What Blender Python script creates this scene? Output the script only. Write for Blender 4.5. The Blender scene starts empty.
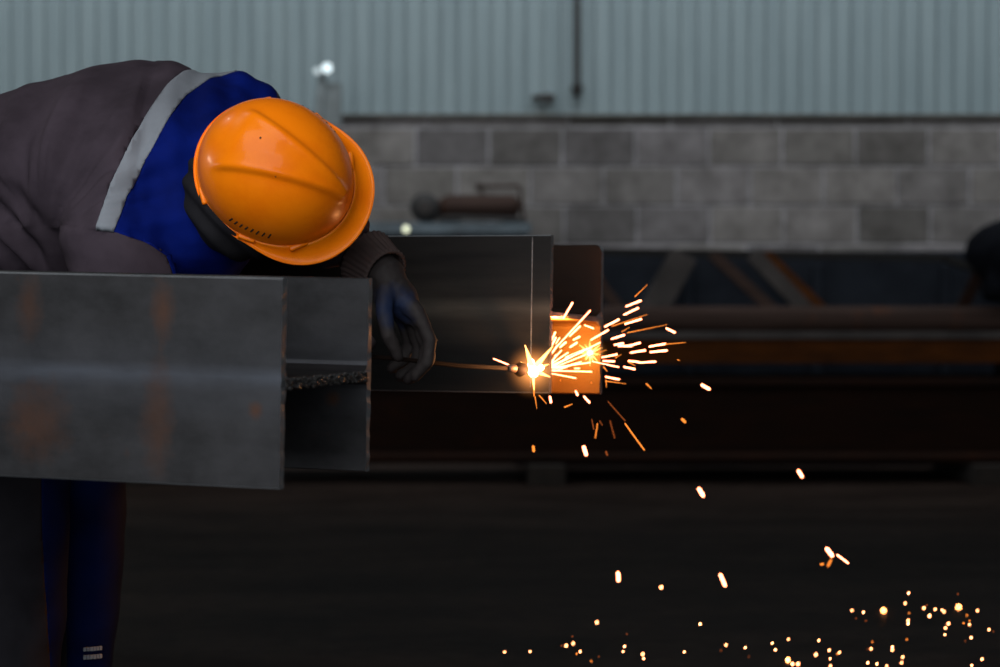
import bpy, bmesh, math, random
from mathutils import Vector, Matrix, noise
from mathutils.geometry import tessellate_polygon
from mathutils.bvhtree import BVHTree
random.seed(7)
R = math.radians
scene = bpy.context.scene
col = scene.collection

# ------------------------------------------------------------------ camera
FPX = 2361.0
PITCH = R(1.42)
CAM_Z = 0.90
cam_d = bpy.data.cameras.new('camera')
cam_d.sensor_width = 36.0
cam_d.lens = FPX / 1000 * 36
cam_d.clip_start = 0.05
cam_d.clip_end = 200
cam_d.dof.use_dof = True
cam_d.dof.focus_distance = 3.62
cam_d.dof.aperture_fstop = 4.0
cam = bpy.data.objects.new('camera', cam_d)
col.objects.link(cam)
cam.location = (0, 0, CAM_Z)
cam.rotation_euler = (R(90) - PITCH, 0, 0)
scene.camera = cam
FW = Vector((0, math.cos(PITCH), -math.sin(PITCH)))
UPV = Vector((0, math.sin(PITCH), math.cos(PITCH)))


def P(px, py, Y):
    """world point at distance Y in front of the camera for a measured position"""
    d = FW + Vector((1, 0, 0)) * ((px - 500) / FPX) + UPV * ((333.5 - py) / FPX)
    d = d * (Y / d.y)
    return Vector((d.x, d.y, d.z + CAM_Z))


def floor_at(px, py):
    d = FW + Vector((1, 0, 0)) * ((px - 500) / FPX) + UPV * ((333.5 - py) / FPX)
    t = -(CAM_Z - 0.004) / d.z
    return Vector((d.x * t, d.y * t, 0.004))


scene.view_settings.view_transform = 'Standard'
scene.view_settings.look = 'None'
scene.view_settings.gamma = 1
scene.view_settings.use_curve_mapping = False
scene.view_settings.exposure = 0.0


# ------------------------------------------------------------------ materials
def lin(c):
    return tuple(((v / 255) / 12.92 if v / 255 <= 0.04045 else ((v / 255 + 0.055) / 1.055) ** 2.4) for v in c) + (1,)


def new_mat(name):
    m = bpy.data.materials.new(name)
    m.use_nodes = True
    nt = m.node_tree
    b = nt.nodes['Principled BSDF']
    return m, nt, b


def ramp(nt, src, stops, interp='LINEAR'):
    n = nt.nodes.new('ShaderNodeValToRGB')
    n.color_ramp.interpolation = interp
    e = n.color_ramp.elements
    while len(e) > 1:
        e.remove(e[-1])
    e[0].position = stops[0][0]; e[0].color = stops[0][1]
    for p, c in stops[1:]:
        k = e.new(p); k.color = c
    nt.links.new(src, n.inputs[0])
    return n


def noise_tex(nt, scale, detail=5, rough=0.6, stretch=(1, 1, 1), loc=(0, 0, 0), coord='Object'):
    tc = nt.nodes.new('ShaderNodeTexCoord')
    mp = nt.nodes.new('ShaderNodeMapping')
    mp.inputs['Scale'].default_value = stretch
    mp.inputs['Location'].default_value = loc
    n = nt.nodes.new('ShaderNodeTexNoise')
    n.inputs['Scale'].default_value = scale
    n.inputs['Detail'].default_value = detail
    n.inputs['Roughness'].default_value = rough
    nt.links.new(tc.outputs[coord], mp.inputs[0])
    nt.links.new(mp.outputs[0], n.inputs[0])
    return n


def mixc(nt, fac, a, b, mode='MIX'):
    n = nt.nodes.new('ShaderNodeMix')
    n.data_type = 'RGBA'; n.blend_type = mode
    for sock, v in ((n.inputs[0], fac), (n.inputs[6], a), (n.inputs[7], b)):
        if hasattr(v, 'links'):
            nt.links.new(v, sock)
        else:
            sock.default_value = v
    return n.outputs[2]


def bump(nt, b, src, strength=0.3, dist=0.002):
    n = nt.nodes.new('ShaderNodeBump')
    n.inputs['Strength'].default_value = strength
    n.inputs['Distance'].default_value = dist
    nt.links.new(src, n.inputs['Height'])
    nt.links.new(n.outputs[0], b.inputs['Normal'])


def cloth_mat(name, c, rough=0.85, var=0.25, weave=700):
    m, nt, b = new_mat(name)
    n = noise_tex(nt, 9, 6)
    c1 = tuple(v * (1 - var) for v in c[:3]) + (1,)
    c2 = tuple(v * (1 + var) for v in c[:3]) + (1,)
    r = ramp(nt, n.outputs[0], [(0.35, c1), (0.65, c2)])
    nt.links.new(r.outputs[0], b.inputs['Base Color'])
    b.inputs['Roughness'].default_value = rough
    b.inputs['Specular IOR Level'].default_value = 0.06
    f = noise_tex(nt, weave, 2)
    bump(nt, b, f.outputs[0], 0.25, 0.0006)
    return m


def steel_mat(name, dark, light, rust, rust_amt=0.62, metallic=0.55, rough=(0.38, 0.6), streak=(1, 1, 1), band=None, patches=()):
    m, nt, b = new_mat(name)
    n = noise_tex(nt, 6, 8, 0.65, streak)
    base = ramp(nt, n.outputs[0], [(0.3, dark), (0.72, light)]).outputs[0]
    if band:   # lighter strip along the length; beam2 uses it to paint light and shade
        tc = nt.nodes.new('ShaderNodeTexCoord')
        sp = nt.nodes.new('ShaderNodeSeparateXYZ')
        nt.links.new(tc.outputs['Object'], sp.inputs[0])
        mr = nt.nodes.new('ShaderNodeMapRange')
        mr.inputs[1].default_value = band[0]; mr.inputs[2].default_value = band[1]
        nt.links.new(sp.outputs[2], mr.inputs[0])
        rb = ramp(nt, mr.outputs[0], [(0.0, (0, 0, 0, 1)), (0.35, (0.25, 0.25, 0.25, 1)), (0.5, (1, 1, 1, 1)), (0.62, (0.2, 0.2, 0.2, 1)), (1.0, (0, 0, 0, 1))])
        nb = noise_tex(nt, 5, 5, 0.6, (1, 1, 6), (3, 1, 2))
        mm = nt.nodes.new('ShaderNodeMath'); mm.operation = 'MULTIPLY'
        nt.links.new(rb.outputs[0], mm.inputs[0]); nt.links.new(nb.outputs[0], mm.inputs[1])
        base = mixc(nt, mm.outputs[0], base, band[2])
    rn = noise_tex(nt, 3.2, 9, 0.7, (1, 1, 1), (5, 3, 1))
    rm = ramp(nt, rn.outputs[0], [(rust_amt, (0, 0, 0, 1)), (rust_amt + 0.16, (1, 1, 1, 1))])
    colr = mixc(nt, rm.outputs[0], base, rust)
    for (cx, cz, sx, sz, amt) in patches:   # rust stains at measured spots
        tc = nt.nodes.new('ShaderNodeTexCoord')
        mp = nt.nodes.new('ShaderNodeMapping')
        mp.vector_type = 'POINT'
        mp.inputs['Location'].default_value = (-cx / sx, 0, -cz / sz)
        mp.inputs['Scale'].default_value = (1 / sx, 0.0, 1 / sz)
        nt.links.new(tc.outputs['Object'], mp.inputs[0])
        ln = nt.nodes.new('ShaderNodeVectorMath'); ln.operation = 'LENGTH'
        nt.links.new(mp.outputs[0], ln.inputs[0])
        ns = noise_tex(nt, 40, 6, 0.7)
        ad = nt.nodes.new('ShaderNodeMath'); ad.operation = 'MULTIPLY_ADD'
        nt.links.new(ns.outputs[0], ad.inputs[0]); ad.inputs[1].default_value = 1.6
        nt.links.new(ln.outputs['Value'], ad.inputs[2])
        rr = ramp(nt, ad.outputs[0], [(0.0, (amt, amt, amt, 1)), (0.98, (0, 0, 0, 1))])
        mr = nt.nodes.new('ShaderNodeMapRange')
        mr.inputs[1].default_value = 1.0; mr.inputs[2].default_value = 1.9
        mr.inputs[3].default_value = amt; mr.inputs[4].default_value = 0.0
        nt.links.new(ad.outputs[0], mr.inputs[0])
        nt.nodes.remove(rr)
        colr = mixc(nt, mr.outputs[0], colr, rust)
    nt.links.new(colr, b.inputs['Base Color'])
    b.inputs['Metallic'].default_value = metallic
    b.inputs['Specular IOR Level'].default_value = 0.12 if metallic < 0.3 else 0.5
    rr = nt.nodes.new('ShaderNodeMapRange')
    rr.inputs[3].default_value = rough[0]; rr.inputs[4].default_value = rough[1]
    nt.links.new(n.outputs[0], rr.inputs[0])
    nt.links.new(rr.outputs[0], b.inputs['Roughness'])
    f = noise_tex(nt, 90, 5, 0.7)
    bump(nt, b, f.outputs[0], 0.25, 0.001)
    return m


def plain(name, c, rough=0.5, metallic=0.0, var=0.15, scale=20, spec=0.5):
    m, nt, b = new_mat(name)
    n = noise_tex(nt, scale, 5)
    c1 = tuple(v * (1 - var) for v in c[:3]) + (1,)
    c2 = tuple(v * (1 + var) for v in c[:3]) + (1,)
    r = ramp(nt, n.outputs[0], [(0.35, c1), (0.65, c2)])
    nt.links.new(r.outputs[0], b.inputs['Base Color'])
    b.inputs['Roughness'].default_value = rough
    b.inputs['Metallic'].default_value = metallic
    b.inputs['Specular IOR Level'].default_value = spec
    return m


def glow(name, c, strength, sample='NONE'):
    m = bpy.data.materials.new(name); m.use_nodes = True
    nt = m.node_tree; nt.nodes.clear()
    e = nt.nodes.new('ShaderNodeEmission'); o = nt.nodes.new('ShaderNodeOutputMaterial')
    e.inputs[0].default_value = c; e.inputs[1].default_value = strength
    nt.links.new(e.outputs[0], o.inputs[0])
    m.cycles.emission_sampling = sample
    return m


M = {}
M['jacket'] = cloth_mat('charcoal cotton', (0.043, 0.034, 0.045, 1))
M['blue'] = cloth_mat('royal blue cotton', (0.0012, 0.0075, 0.110, 1), 0.8, 0.3)
M['trouser_grey'] = cloth_mat('dark grey cotton', (0.015, 0.0145, 0.018, 1))
M['trouser_blue'] = cloth_mat('navy cotton', (0.0007, 0.0045, 0.038, 1), 0.85, 0.3)
M['reflect'] = cloth_mat('silver reflective tape', (0.20, 0.225, 0.26, 1), 0.5, 0.12, 1200)
M['hood'] = cloth_mat('black fleece', (0.016, 0.016, 0.019, 1), 0.95)
M['cuff'] = cloth_mat('brown grey knit', (0.075, 0.056, 0.054, 1), 0.95)
M['glove'] = cloth_mat('dark work glove', (0.036, 0.030, 0.032, 1), 0.8)
M['skin'] = plain('skin', (0.32, 0.17, 0.11, 1), 0.5)
M['boot'] = plain('black boot leather', (0.02, 0.018, 0.016, 1), 0.5)
M['rubber'] = plain('black rubber', (0.015, 0.015, 0.016, 1), 0.6)
M['slot'] = plain('black opening', (0.003, 0.003, 0.003, 1), 0.9)

m, nt, b = new_mat('orange helmet plastic')
n = noise_tex(nt, 14, 6, 0.65)
r = ramp(nt, n.outputs[0], [(0.32, (0.92, 0.19, 0.002, 1)), (0.55, (1.0, 0.235, 0.003, 1))])
sm = noise_tex(nt, 5, 8, 0.75, (1, 1, 1), (2, 7, 4))
rs = ramp(nt, sm.outputs[0], [(0.60, (0, 0, 0, 1)), (0.85, (0.5, 0.5, 0.5, 1))])
nt.links.new(mixc(nt, rs.outputs[0], r.outputs[0], (0.35, 0.09, 0.01, 1)), b.inputs['Base Color'])
b.inputs['Roughness'].default_value = 0.34
b.inputs['Specular IOR Level'].default_value = 0.12
b.inputs['Coat Weight'].default_value = 0.15
b.inputs['Coat Roughness'].default_value = 0.03
sc_ = noise_tex(nt, 45, 5, 0.7)
bump(nt, b, sc_.outputs[0], 0.06, 0.001)
M['helmet'] = m

RUST = (0.16, 0.045, 0.012, 1)
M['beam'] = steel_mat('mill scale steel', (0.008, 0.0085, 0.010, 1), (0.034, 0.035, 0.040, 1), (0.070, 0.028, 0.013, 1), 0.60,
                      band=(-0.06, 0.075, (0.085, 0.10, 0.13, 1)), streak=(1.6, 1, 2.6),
                      patches=[(-0.165, 0.09, 0.018, 0.045, 0.7), (-0.17, -0.05, 0.026, 0.085, 0.5), (-0.34, -0.06, 0.05, 0.06, 0.55),
                               (-0.035, -0.035, 0.012, 0.012, 0.8), (-0.355, 0.09, 0.02, 0.05, 0.5)])
M['beam2'] = steel_mat('shade painted mill scale steel', (0.003, 0.003, 0.0035, 1), (0.011, 0.011, 0.011, 1), (0.05, 0.022, 0.012, 1), 0.74,
                       streak=(0.6, 1, 7), rough=(0.4, 0.6), metallic=0.2, band=(-0.07, 0.09, (0.075, 0.078, 0.070, 1)))  # band paints a lit middle and a shaded top onto the face
M['inner'] = steel_mat('shade darkened brown steel', (0.007, 0.0035, 0.0022, 1), (0.017, 0.008, 0.0045, 1), (0.03, 0.013, 0.005, 1), 0.6, 0.2, (0.5, 0.7))  # web and rear flange darkened in colour to stand for shade
M['webdark'] = steel_mat('shade darkened web steel', (0.006, 0.006, 0.007, 1), (0.016, 0.016, 0.018, 1), (0.012, 0.008, 0.006, 1), 0.7, 0.0, (0.8, 0.95))  # near beam's web coloured darker in place of shade
M['cut'] = steel_mat('cut steel and edge highlight', (0.16, 0.18, 0.20, 1), (0.34, 0.37, 0.40, 1), RUST, 0.8, 0.7)
M['slag'] = steel_mat('cutting slag', (0.005, 0.005, 0.006, 1), (0.075, 0.075, 0.075, 1), (0.1, 0.06, 0.03, 1), 0.75, 0.4, streak=(30, 30, 30))
M['chalk'] = plain('chalk', (0.22, 0.24, 0.26, 1), 0.9, var=0.4, scale=90)
M['rustbrown'] = steel_mat('brown rusty steel', (0.028, 0.018, 0.015, 1), (0.06, 0.038, 0.032, 1), (0.12, 0.04, 0.015, 1), 0.6, 0.2, (0.6, 0.8), (0.4, 1, 4))
M['rustorange'] = steel_mat('orange rusty steel', (0.036, 0.012, 0.0025, 1), (0.10, 0.031, 0.005, 1), (0.03, 0.014, 0.007, 1), 0.55, 0.1, (0.7, 0.9), (1, 1, 6))
M['rustdark'] = steel_mat('dark rusty steel', (0.005, 0.002, 0.001, 1), (0.018, 0.006, 0.0028, 1), (0.04, 0.011, 0.003, 1), 0.6, 0.1, (0.7, 0.9), (0.5, 1, 5))
M['bluesteel'] = steel_mat('dark blue painted steel', (0.007, 0.0095, 0.015, 1), (0.016, 0.021, 0.030, 1), (0.02, 0.012, 0.01, 1), 0.7, 0.1, (0.5, 0.7))
M['bluegrey'] = steel_mat('blue grey plate steel', (0.02, 0.030, 0.038, 1), (0.09, 0.125, 0.15, 1), (0.02, 0.012, 0.01, 1), 0.7, 0.5, (0.3, 0.5), (1, 1, 4))
M['greysteel'] = steel_mat('dull grey steel', (0.03, 0.028, 0.028, 1), (0.075, 0.068, 0.066, 1), (0.06, 0.03, 0.02, 1), 0.68, 0.2, (0.5, 0.7))
M['timber'] = plain('dark timber', (0.010, 0.007, 0.005, 1), 0.95, var=0.4)
M['brass'] = plain('torch metal', (0.20, 0.14, 0.11, 1), 0.55, 0.6)
M['torchdark'] = plain('sooty torch metal', (0.012, 0.006, 0.004, 1), 0.75, 0.1, spec=0.2)
M['yellow'] = plain('lamp housing', (0.15, 0.18, 0.19, 1), 0.6)

# spark materials: hot metal
M['spark'] = glow('white hot metal', (1.0, 0.24, 0.11, 1), 12.0)
M['spark_orange'] = glow('orange hot metal', (1.0, 0.26, 0.035, 1), 1.7)
M['spark_dim'] = glow('cooling metal', (1.0, 0.22, 0.05, 1), 0.35)
M['spark_dot'] = glow('glowing droplet', (1.0, 0.34, 0.13, 1), 9)
M['spark_floor'] = glow('burning droplet', (1.0, 0.34, 0.10, 1), 30)
M['flame'] = glow('flame core', (1.0, 0.62, 0.28, 1), 26.0, 'AUTO')
M['flame_tip'] = glow('flame tip', (1.0, 0.40, 0.10, 1), 7.0)
M['melt'] = glow('molten splash', (1.0, 0.5, 0.16, 1), 9.0)
M['lamp_white'] = glow('lit lamp lens', (0.80, 0.95, 1.0, 1), 1.6, 'AUTO')
M['lamp_dim'] = glow('dim lamp lens', (0.80, 0.95, 1.0, 1), 0.8, 'AUTO')
M['lamp_warm'] = glow('lit pilot lens', (0.95, 1.0, 0.72, 1), 1.7, 'AUTO')


# ------------------------------------------------------------------ mesh helpers
def finish(o, mats, parent=None, smooth=True):
    for mm in (mats if isinstance(mats, (list, tuple)) else [mats]):
        o.data.materials.append(mm)
    if smooth:
        for p in o.data.polygons:
            p.use_smooth = True
    col.objects.link(o)
    if parent:
        o.parent = parent
    return o


def obj(name, bm, mat, parent=None, smooth=False, loc=None):
    bmesh.ops.recalc_face_normals(bm, faces=bm.faces)
    me = bpy.data.meshes.new(name)
    if loc is not None:
        bmesh.ops.translate(bm, verts=bm.verts, vec=-Vector(loc))
    bm.to_mesh(me); bm.free()
    o = bpy.data.objects.new(name, me)
    finish(o, mat, parent, smooth)
    if loc is not None:
        o.location = loc
    return o


def thing(name, label, cat, loc=(0, 0, 0), group=None):
    o = bpy.data.objects.new(name, None)
    o.empty_display_size = 0.1
    col.objects.link(o)
    o.location = loc
    tag(o, label, cat, group)
    return o


def tag(o, label, cat, group=None):
    o['label'] = label; o['category'] = cat
    if group:
        o['group'] = group
    return o


def child(o, parent):
    """parent o keeping its world place (parents here have no rotation)"""
    o.parent = parent
    o.matrix_parent_inverse = Matrix.Translation(-Vector(parent.location))
    return o


def frame(d, hint=Vector((0, 0, 1))):
    d = d.normalized()
    if abs(d.dot(hint)) > 0.95:
        hint = Vector((0, 1, 0))
    u = d.cross(hint).normalized()
    return u, u.cross(d).normalized()


def add_box(bm, c, s, rot=None, bevel=0.0):
    t = bmesh.new()
    bmesh.ops.create_cube(t, size=1)
    for v in t.verts:
        v.co = Vector((v.co.x * s[0], v.co.y * s[1], v.co.z * s[2]))
    if bevel:
        bmesh.ops.bevel(t, geom=t.edges[:], offset=bevel, segments=2, affect='EDGES', profile=0.5)
    if rot is not None:
        bmesh.ops.transform(t, matrix=rot.to_4x4(), verts=t.verts)
    bmesh.ops.translate(t, verts=t.verts, vec=Vector(c))
    me = bpy.data.meshes.new('t'); t.to_mesh(me); t.free()
    bm.from_mesh(me); bpy.data.meshes.remove(me)


def add_bar(bm, a, b_, w, h, bevel=0.002, hint=Vector((0, 0, 1))):
    a = Vector(a); b_ = Vector(b_)
    d = b_ - a
    u, v = frame(d, hint)
    rot = Matrix((d.normalized(), u, v)).transposed()
    add_box(bm, (a + b_) / 2, (d.length, w, h), rot, bevel)


def add_tube(bm, pts, radii, seg=16, caps=True, flat=1.0, hint=Vector((0, 0, 1))):
    pts = [Vector(p) for p in pts]
    rings = []
    n = len(pts)
    pu = None
    for i, p in enumerate(pts):
        d = (pts[min(i + 1, n - 1)] - pts[max(i - 1, 0)]).normalized()
        if pu is None:
            u, v = frame(d, hint)
        else:
            u = (pu - d * pu.dot(d)).normalized(); v = u.cross(d).normalized()
        pu = u
        r_ = radii[i] if isinstance(radii, (list, tuple)) else radii
        rings.append([bm.verts.new(p + (u * math.cos(2 * math.pi * k / seg) + v * math.sin(2 * math.pi * k / seg) * flat) * r_) for k in range(seg)])
    for i in range(n - 1):
        for k in range(seg):
            bm.faces.new((rings[i][k], rings[i][(k + 1) % seg], rings[i + 1][(k + 1) % seg], rings[i + 1][k]))
    if caps:
        for ring, p, d, r_ in ((rings[0], pts[0], (pts[0] - pts[1]), radii[0] if isinstance(radii, (list, tuple)) else radii),
                               (rings[-1], pts[-1], (pts[-1] - pts[-2]), radii[-1] if isinstance(radii, (list, tuple)) else radii)):
            mid = []
            dn = d.normalized()
            for rr, dd in ((0.72, 0.55), (0.35, 0.88)):
                mid.append([bm.verts.new(p + (v.co - p) * rr + dn * r_ * dd) for v in ring])
            cur = ring
            for nx in mid:
                for k in range(seg):
                    bm.faces.new((cur[k], cur[(k + 1) % seg], nx[(k + 1) % seg], nx[k]))
                cur = nx
            c = bm.verts.new(p + dn * r_)
            for k in range(seg):
                bm.faces.new((cur[k], cur[(k + 1) % seg], c))


def add_cyl(bm, a, b_, r1, r2=None, seg=32, bev=0.0):
    a = Vector(a); b_ = Vector(b_); r2 = r1 if r2 is None else r2
    d = (b_ - a); u, v = frame(d)
    prof = [(0, r1 - bev), (bev, r1), (d.length - bev, r2), (d.length, r2 - bev)] if bev else [(0, r1), (d.length, r2)]
    dn = d.normalized()
    rings = [[bm.verts.new(a + dn * t + (u * math.cos(2 * math.pi * k / seg) + v * math.sin(2 * math.pi * k / seg)) * r_) for k in range(seg)] for t, r_ in prof]
    for i in range(len(rings) - 1):
        for k in range(seg):
            bm.faces.new((rings[i][k], rings[i][(k + 1) % seg], rings[i + 1][(k + 1) % seg], rings[i + 1][k]))
    bm.faces.new(rings[0]); bm.faces.new(rings[-1])


def add_ell(bm, c, r, rot=None, seg=24):
    t = bmesh.new()
    bmesh.ops.create_uvsphere(t, u_segments=seg, v_segments=seg // 2, radius=1)
    for v in t.verts:
        v.co = Vector((v.co.x * r[0], v.co.y * r[1], v.co.z * r[2]))
    if rot is not None:
        bmesh.ops.transform(t, matrix=rot.to_4x4(), verts=t.verts)
    bmesh.ops.translate(t, verts=t.verts, vec=Vector(c))
    me = bpy.data.meshes.new('t'); t.to_mesh(me); t.free()
    bm.from_mesh(me); bpy.data.meshes.remove(me)


def add_loft(bm, secs, seg=48, power=2.3):
    """secs: (centre, W, halfW, T, halfT)"""
    rings = []
    for c, W, hw, T, ht in secs:
        ring = []
        for k in range(seg):
            a = 2 * math.pi * k / seg
            ca, sa = math.cos(a), math.sin(a)
            ca = math.copysign(abs(ca) ** (2 / power), ca); sa = math.copysign(abs(sa) ** (2 / power), sa)
            ring.append(bm.verts.new(c + W * hw * ca + T * ht * sa))
        rings.append(ring)
    for i in range(len(rings) - 1):
        for k in range(seg):
            bm.faces.new((rings[i][k], rings[i][(k + 1) % seg], rings[i + 1][(k + 1) % seg], rings[i + 1][k]))
    bm.faces.new(rings[0]); bm.faces.new(rings[-1])


def remesh(bm, voxel, smooth_it=8, fac=0.5):
    bmesh.ops.recalc_face_normals(bm, faces=bm.faces)
    me = bpy.data.meshes.new('t'); bm.to_mesh(me); bm.free()
    o = bpy.data.objects.new('t', me); col.objects.link(o)
    md = o.modifiers.new('r', 'REMESH'); md.mode = 'VOXEL'; md.voxel_size = voxel; md.adaptivity = 0
    if smooth_it:
        ms = o.modifiers.new('s', 'SMOOTH'); ms.iterations = smooth_it; ms.factor = fac
    dg = bpy.context.evaluated_depsgraph_get()
    me2 = bpy.data.meshes.new_from_object(o.evaluated_get(dg))
    out = bmesh.new(); out.from_mesh(me2)
    bpy.data.objects.remove(o); bpy.data.meshes.remove(me); bpy.data.meshes.remove(me2)
    return out


def displace(bm, fn):
    bm.normal_update()
    off = [(v, v.normal * fn(v.co, v.normal)) for v in bm.verts]
    for v, d in off:
        v.co += d
    bm.normal_update()


def isocut(bm, f):
    """split the mesh along f = 0"""
    val = {v: f(v.co) for v in bm.verts}
    new = []
    for e in list(bm.edges):
        a, b_ = e.verts
        fa, fb = val[a], val[b_]
        if (fa > 0) != (fb > 0) and abs(fa - fb) > 1e-9 and abs(fa - fb) < 1e3:
            t = fa / (fa - fb)
            t = min(max(t, 0.01), 0.99)
            ne, nv = bmesh.utils.edge_split(e, a, t)
            new.append(nv)
    if new:
        bmesh.ops.connect_verts(bm, verts=new)


def pieces(bm, classify):
    """returns {class: bmesh} split by face centre"""
    out = {}
    cls = [classify(f.calc_center_median()) for f in bm.faces]
    me = bpy.data.meshes.new('t'); bm.to_mesh(me)
    for c in sorted(set(cls)):
        b2 = bmesh.new(); b2.from_mesh(me)
        b2.faces.ensure_lookup_table()
        bmesh.ops.delete(b2, geom=[f for i, f in enumerate(b2.faces) if cls[i] != c], context='FACES')
        out[c] = b2
    bpy.data.meshes.remove(me)
    return out


def shell_mod(o, t=0.003, off=-1.0):
    md = o.modifiers.new('thickness', 'SOLIDIFY'); md.thickness = t; md.offset = off
    return o


def interp(pts, t):
    if t <= pts[0][0]:
        return pts[0][1]
    for (a, va), (b_, vb) in zip(pts, pts[1:]):
        if t <= b_:
            k = (t - a) / (b_ - a)
            return va + (vb - va) * k
    return pts[-1][1]


# ------------------------------------------------------------------ the hall
def structure(o):
    o['kind'] = 'structure'
    return o


WALL_Y = 12.5
# floor
bm = bmesh.new()
add_box(bm, (0, 7.5, -0.05), (24, 21, 0.10))
fl = structure(obj('floor', bm, None or plain('x', (0, 0, 0, 1)), None))
m, nt, b = new_mat('oil stained concrete')
n1 = noise_tex(nt, 1.3, 9, 0.7, (1, 2.2, 1))
n2 = noise_tex(nt, 14, 6, 0.7, (1, 2, 1), (4, 2, 0))
c1 = ramp(nt, n1.outputs[0], [(0.3, (0.0110, 0.0082, 0.0074, 1)), (0.7, (0.040, 0.0290, 0.0245, 1))]).outputs[0]
c2 = ramp(nt, n2.outputs[0], [(0.3, (0.45, 0.45, 0.45, 1)), (0.72, (1.45, 1.42, 1.4, 1))]).outputs[0]
nt.links.new(mixc(nt, 1.0, c1, c2, 'MULTIPLY'), b.inputs['Base Color'])
b.inputs['Roughness'].default_value = 0.62
b.inputs['Specular IOR Level'].default_value = 0.03
bump(nt, b, n2.outputs[0], 0.3, 0.004)
fl.data.materials[0] = m

# block wall: blocks of real size with raked mortar joints
COURSE, BLEN = 0.206, 0.388
TOP_BLOCK = P(500, 115.5, WALL_Y).z
m_block, nt, b = new_mat('grey concrete block')
at = nt.nodes.new('ShaderNodeVertexColor'); at.layer_name = 'tone'
n = noise_tex(nt, 7, 8, 0.7)
r = ramp(nt, n.outputs[0], [(0.32, (0.55, 0.54, 0.53, 1)), (0.68, (1.25, 1.25, 1.26, 1))])
nt.links.new(mixc(nt, 1.0, at.outputs[0], r.outputs[0], 'MULTIPLY'), b.inputs['Base Color'])
b.inputs['Roughness'].default_value = 0.95
bump(nt, b, noise_tex(nt, 60, 6, 0.7).outputs[0], 0.5, 0.006)
bm = bmesh.new()
x0, x1 = -8.0, 8.0
add_box(bm, ((x0 + x1) / 2, WALL_Y + 0.12, (TOP_BLOCK - 0.0) / 2), (x1 - x0, 0.2, TOP_BLOCK))
nf0 = len(bm.faces)
boxes = []
ztop = TOP_BLOCK - 0.062
row = 0
add = []
xx = x0
while xx < x1:   # capping course
    L = random.uniform(0.5, 0.8)
    add.append((xx + L / 2, ztop + 0.034, L - 0.012, 0.052)); xx += L
while ztop > 0.0:
    off = (0.0 if row % 2 else BLEN / 2) + random.uniform(-0.02, 0.02)
    xx = x0 - off
    while xx < x1:
        h = min(COURSE, ztop)
        if h > 0.03:
            add.append((xx + BLEN / 2, ztop - h / 2, BLEN - 0.013, h - 0.012))
        xx += BLEN
    ztop -= COURSE; row += 1
counts = []
for (cx, cz, lx, lz) in add:
    k = len(bm.faces)
    add_box(bm, (cx, WALL_Y + 0.073 + random.uniform(-0.002, 0.002), cz), (lx, 0.12, lz), None, 0.006)
    counts.append((k, len(bm.faces)))
lay = bm.loops.layers.float_color.new('tone')
bm.faces.ensure_lookup_table()
for f in bm.faces:
    for l in f.loops:
        l[lay] = (0.27, 0.27, 0.29, 1)
for a, b2 in counts:
    t = random.choice((0.68, 0.85, 0.95, 1.0, 1.08, 1.2))
    cc = (0.145 * t, 0.139 * t, 0.136 * t * random.uniform(0.97, 1.06), 1)
    for f in bm.faces[a:b2]:
        for l in f.loops:
            l[lay] = cc
wb = structure(obj('wall_back', bm, m_block, None))

# profiled metal siding above
m_sid, nt, b = new_mat('pale blue green painted sheet')
n = noise_tex(nt, 2.0, 6, 0.6, (6, 1, 0.5))
r = ramp(nt, n.outputs[0], [(0.3, (0.175, 0.238, 0.262, 1)), (0.7, (0.225, 0.295, 0.318, 1))])
n3 = noise_tex(nt, 3.0, 8, 0.75, (1.5, 1, 0.6), (7, 0, 3))
r3 = ramp(nt, n3.outputs[0], [(0.66, (0, 0, 0, 1)), (0.85, (0.5, 0.5, 0.5, 1))])
nt.links.new(mixc(nt, r3.outputs[0], r.outputs[0], (0.17, 0.19, 0.18, 1)), b.inputs['Base Color'])
b.inputs['Roughness'].default_value = 0.55
SID_TOP = 4.6
bm = bmesh.new()
pitch = 0.0905
prof = []
xx = x0
i = 0
while xx < x1:
    d = 0.0 if i % 10 else 0.004
    prof += [(xx, d), (xx + 0.030, d), (xx + 0.036, 0.004 + d), (xx + 0.040, d), (xx + 0.070, d), (xx + 0.073, 0.022), (xx + 0.085, 0.022)]
    xx += pitch; i += 1
zb = TOP_BLOCK + 0.004
lo = [bm.verts.new((x, WALL_Y + 0.02 + y, zb)) for x, y in prof]
hi = [bm.verts.new((x, WALL_Y + 0.02 + y, SID_TOP)) for x, y in prof]
for a in range(len(prof) - 1):
    bm.faces.new((lo[a], lo[a + 1], hi[a + 1], hi[a]))
sd = structure(obj('wall_back', bm, m_sid, None))
md = sd.modifiers.new('thickness', 'SOLIDIFY'); md.thickness = 0.0015
# sill flashing with grime between sheet and blocks
bm = bmesh.new()
add_box(bm, (0, WALL_Y + 0.05, TOP_BLOCK + 0.001), (x1 - x0, 0.13, 0.012), None, 0.003)
structure(obj('trim_1', bm, plain('grimy sill flashing', (0.11, 0.105, 0.09, 1), 0.8, var=0.4, scale=8), None))

# downpipe on the siding
t = thing('drain_pipe', 'dark vertical pipe fixed to the pale metal cladding', 'pipe', P(577, 97, WALL_Y - 0.05))
bm = bmesh.new()
a = P(577, 94, WALL_Y - 0.05); bb = Vector((a.x, a.y, SID_TOP))
add_tube(bm, [a, bb], 0.017, 16)
child(obj('pipe', bm, M['greysteel'], None, True), t)
for zz in (a.z + 0.03, a.z + 1.2):
    bm = bmesh.new()
    add_box(bm, (a.x, WALL_Y - 0.02, zz), (0.06, 0.08, 0.03), None, 0.003)
    child(obj('pipe_bracket', bm, M['greysteel'], None), t)
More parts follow.
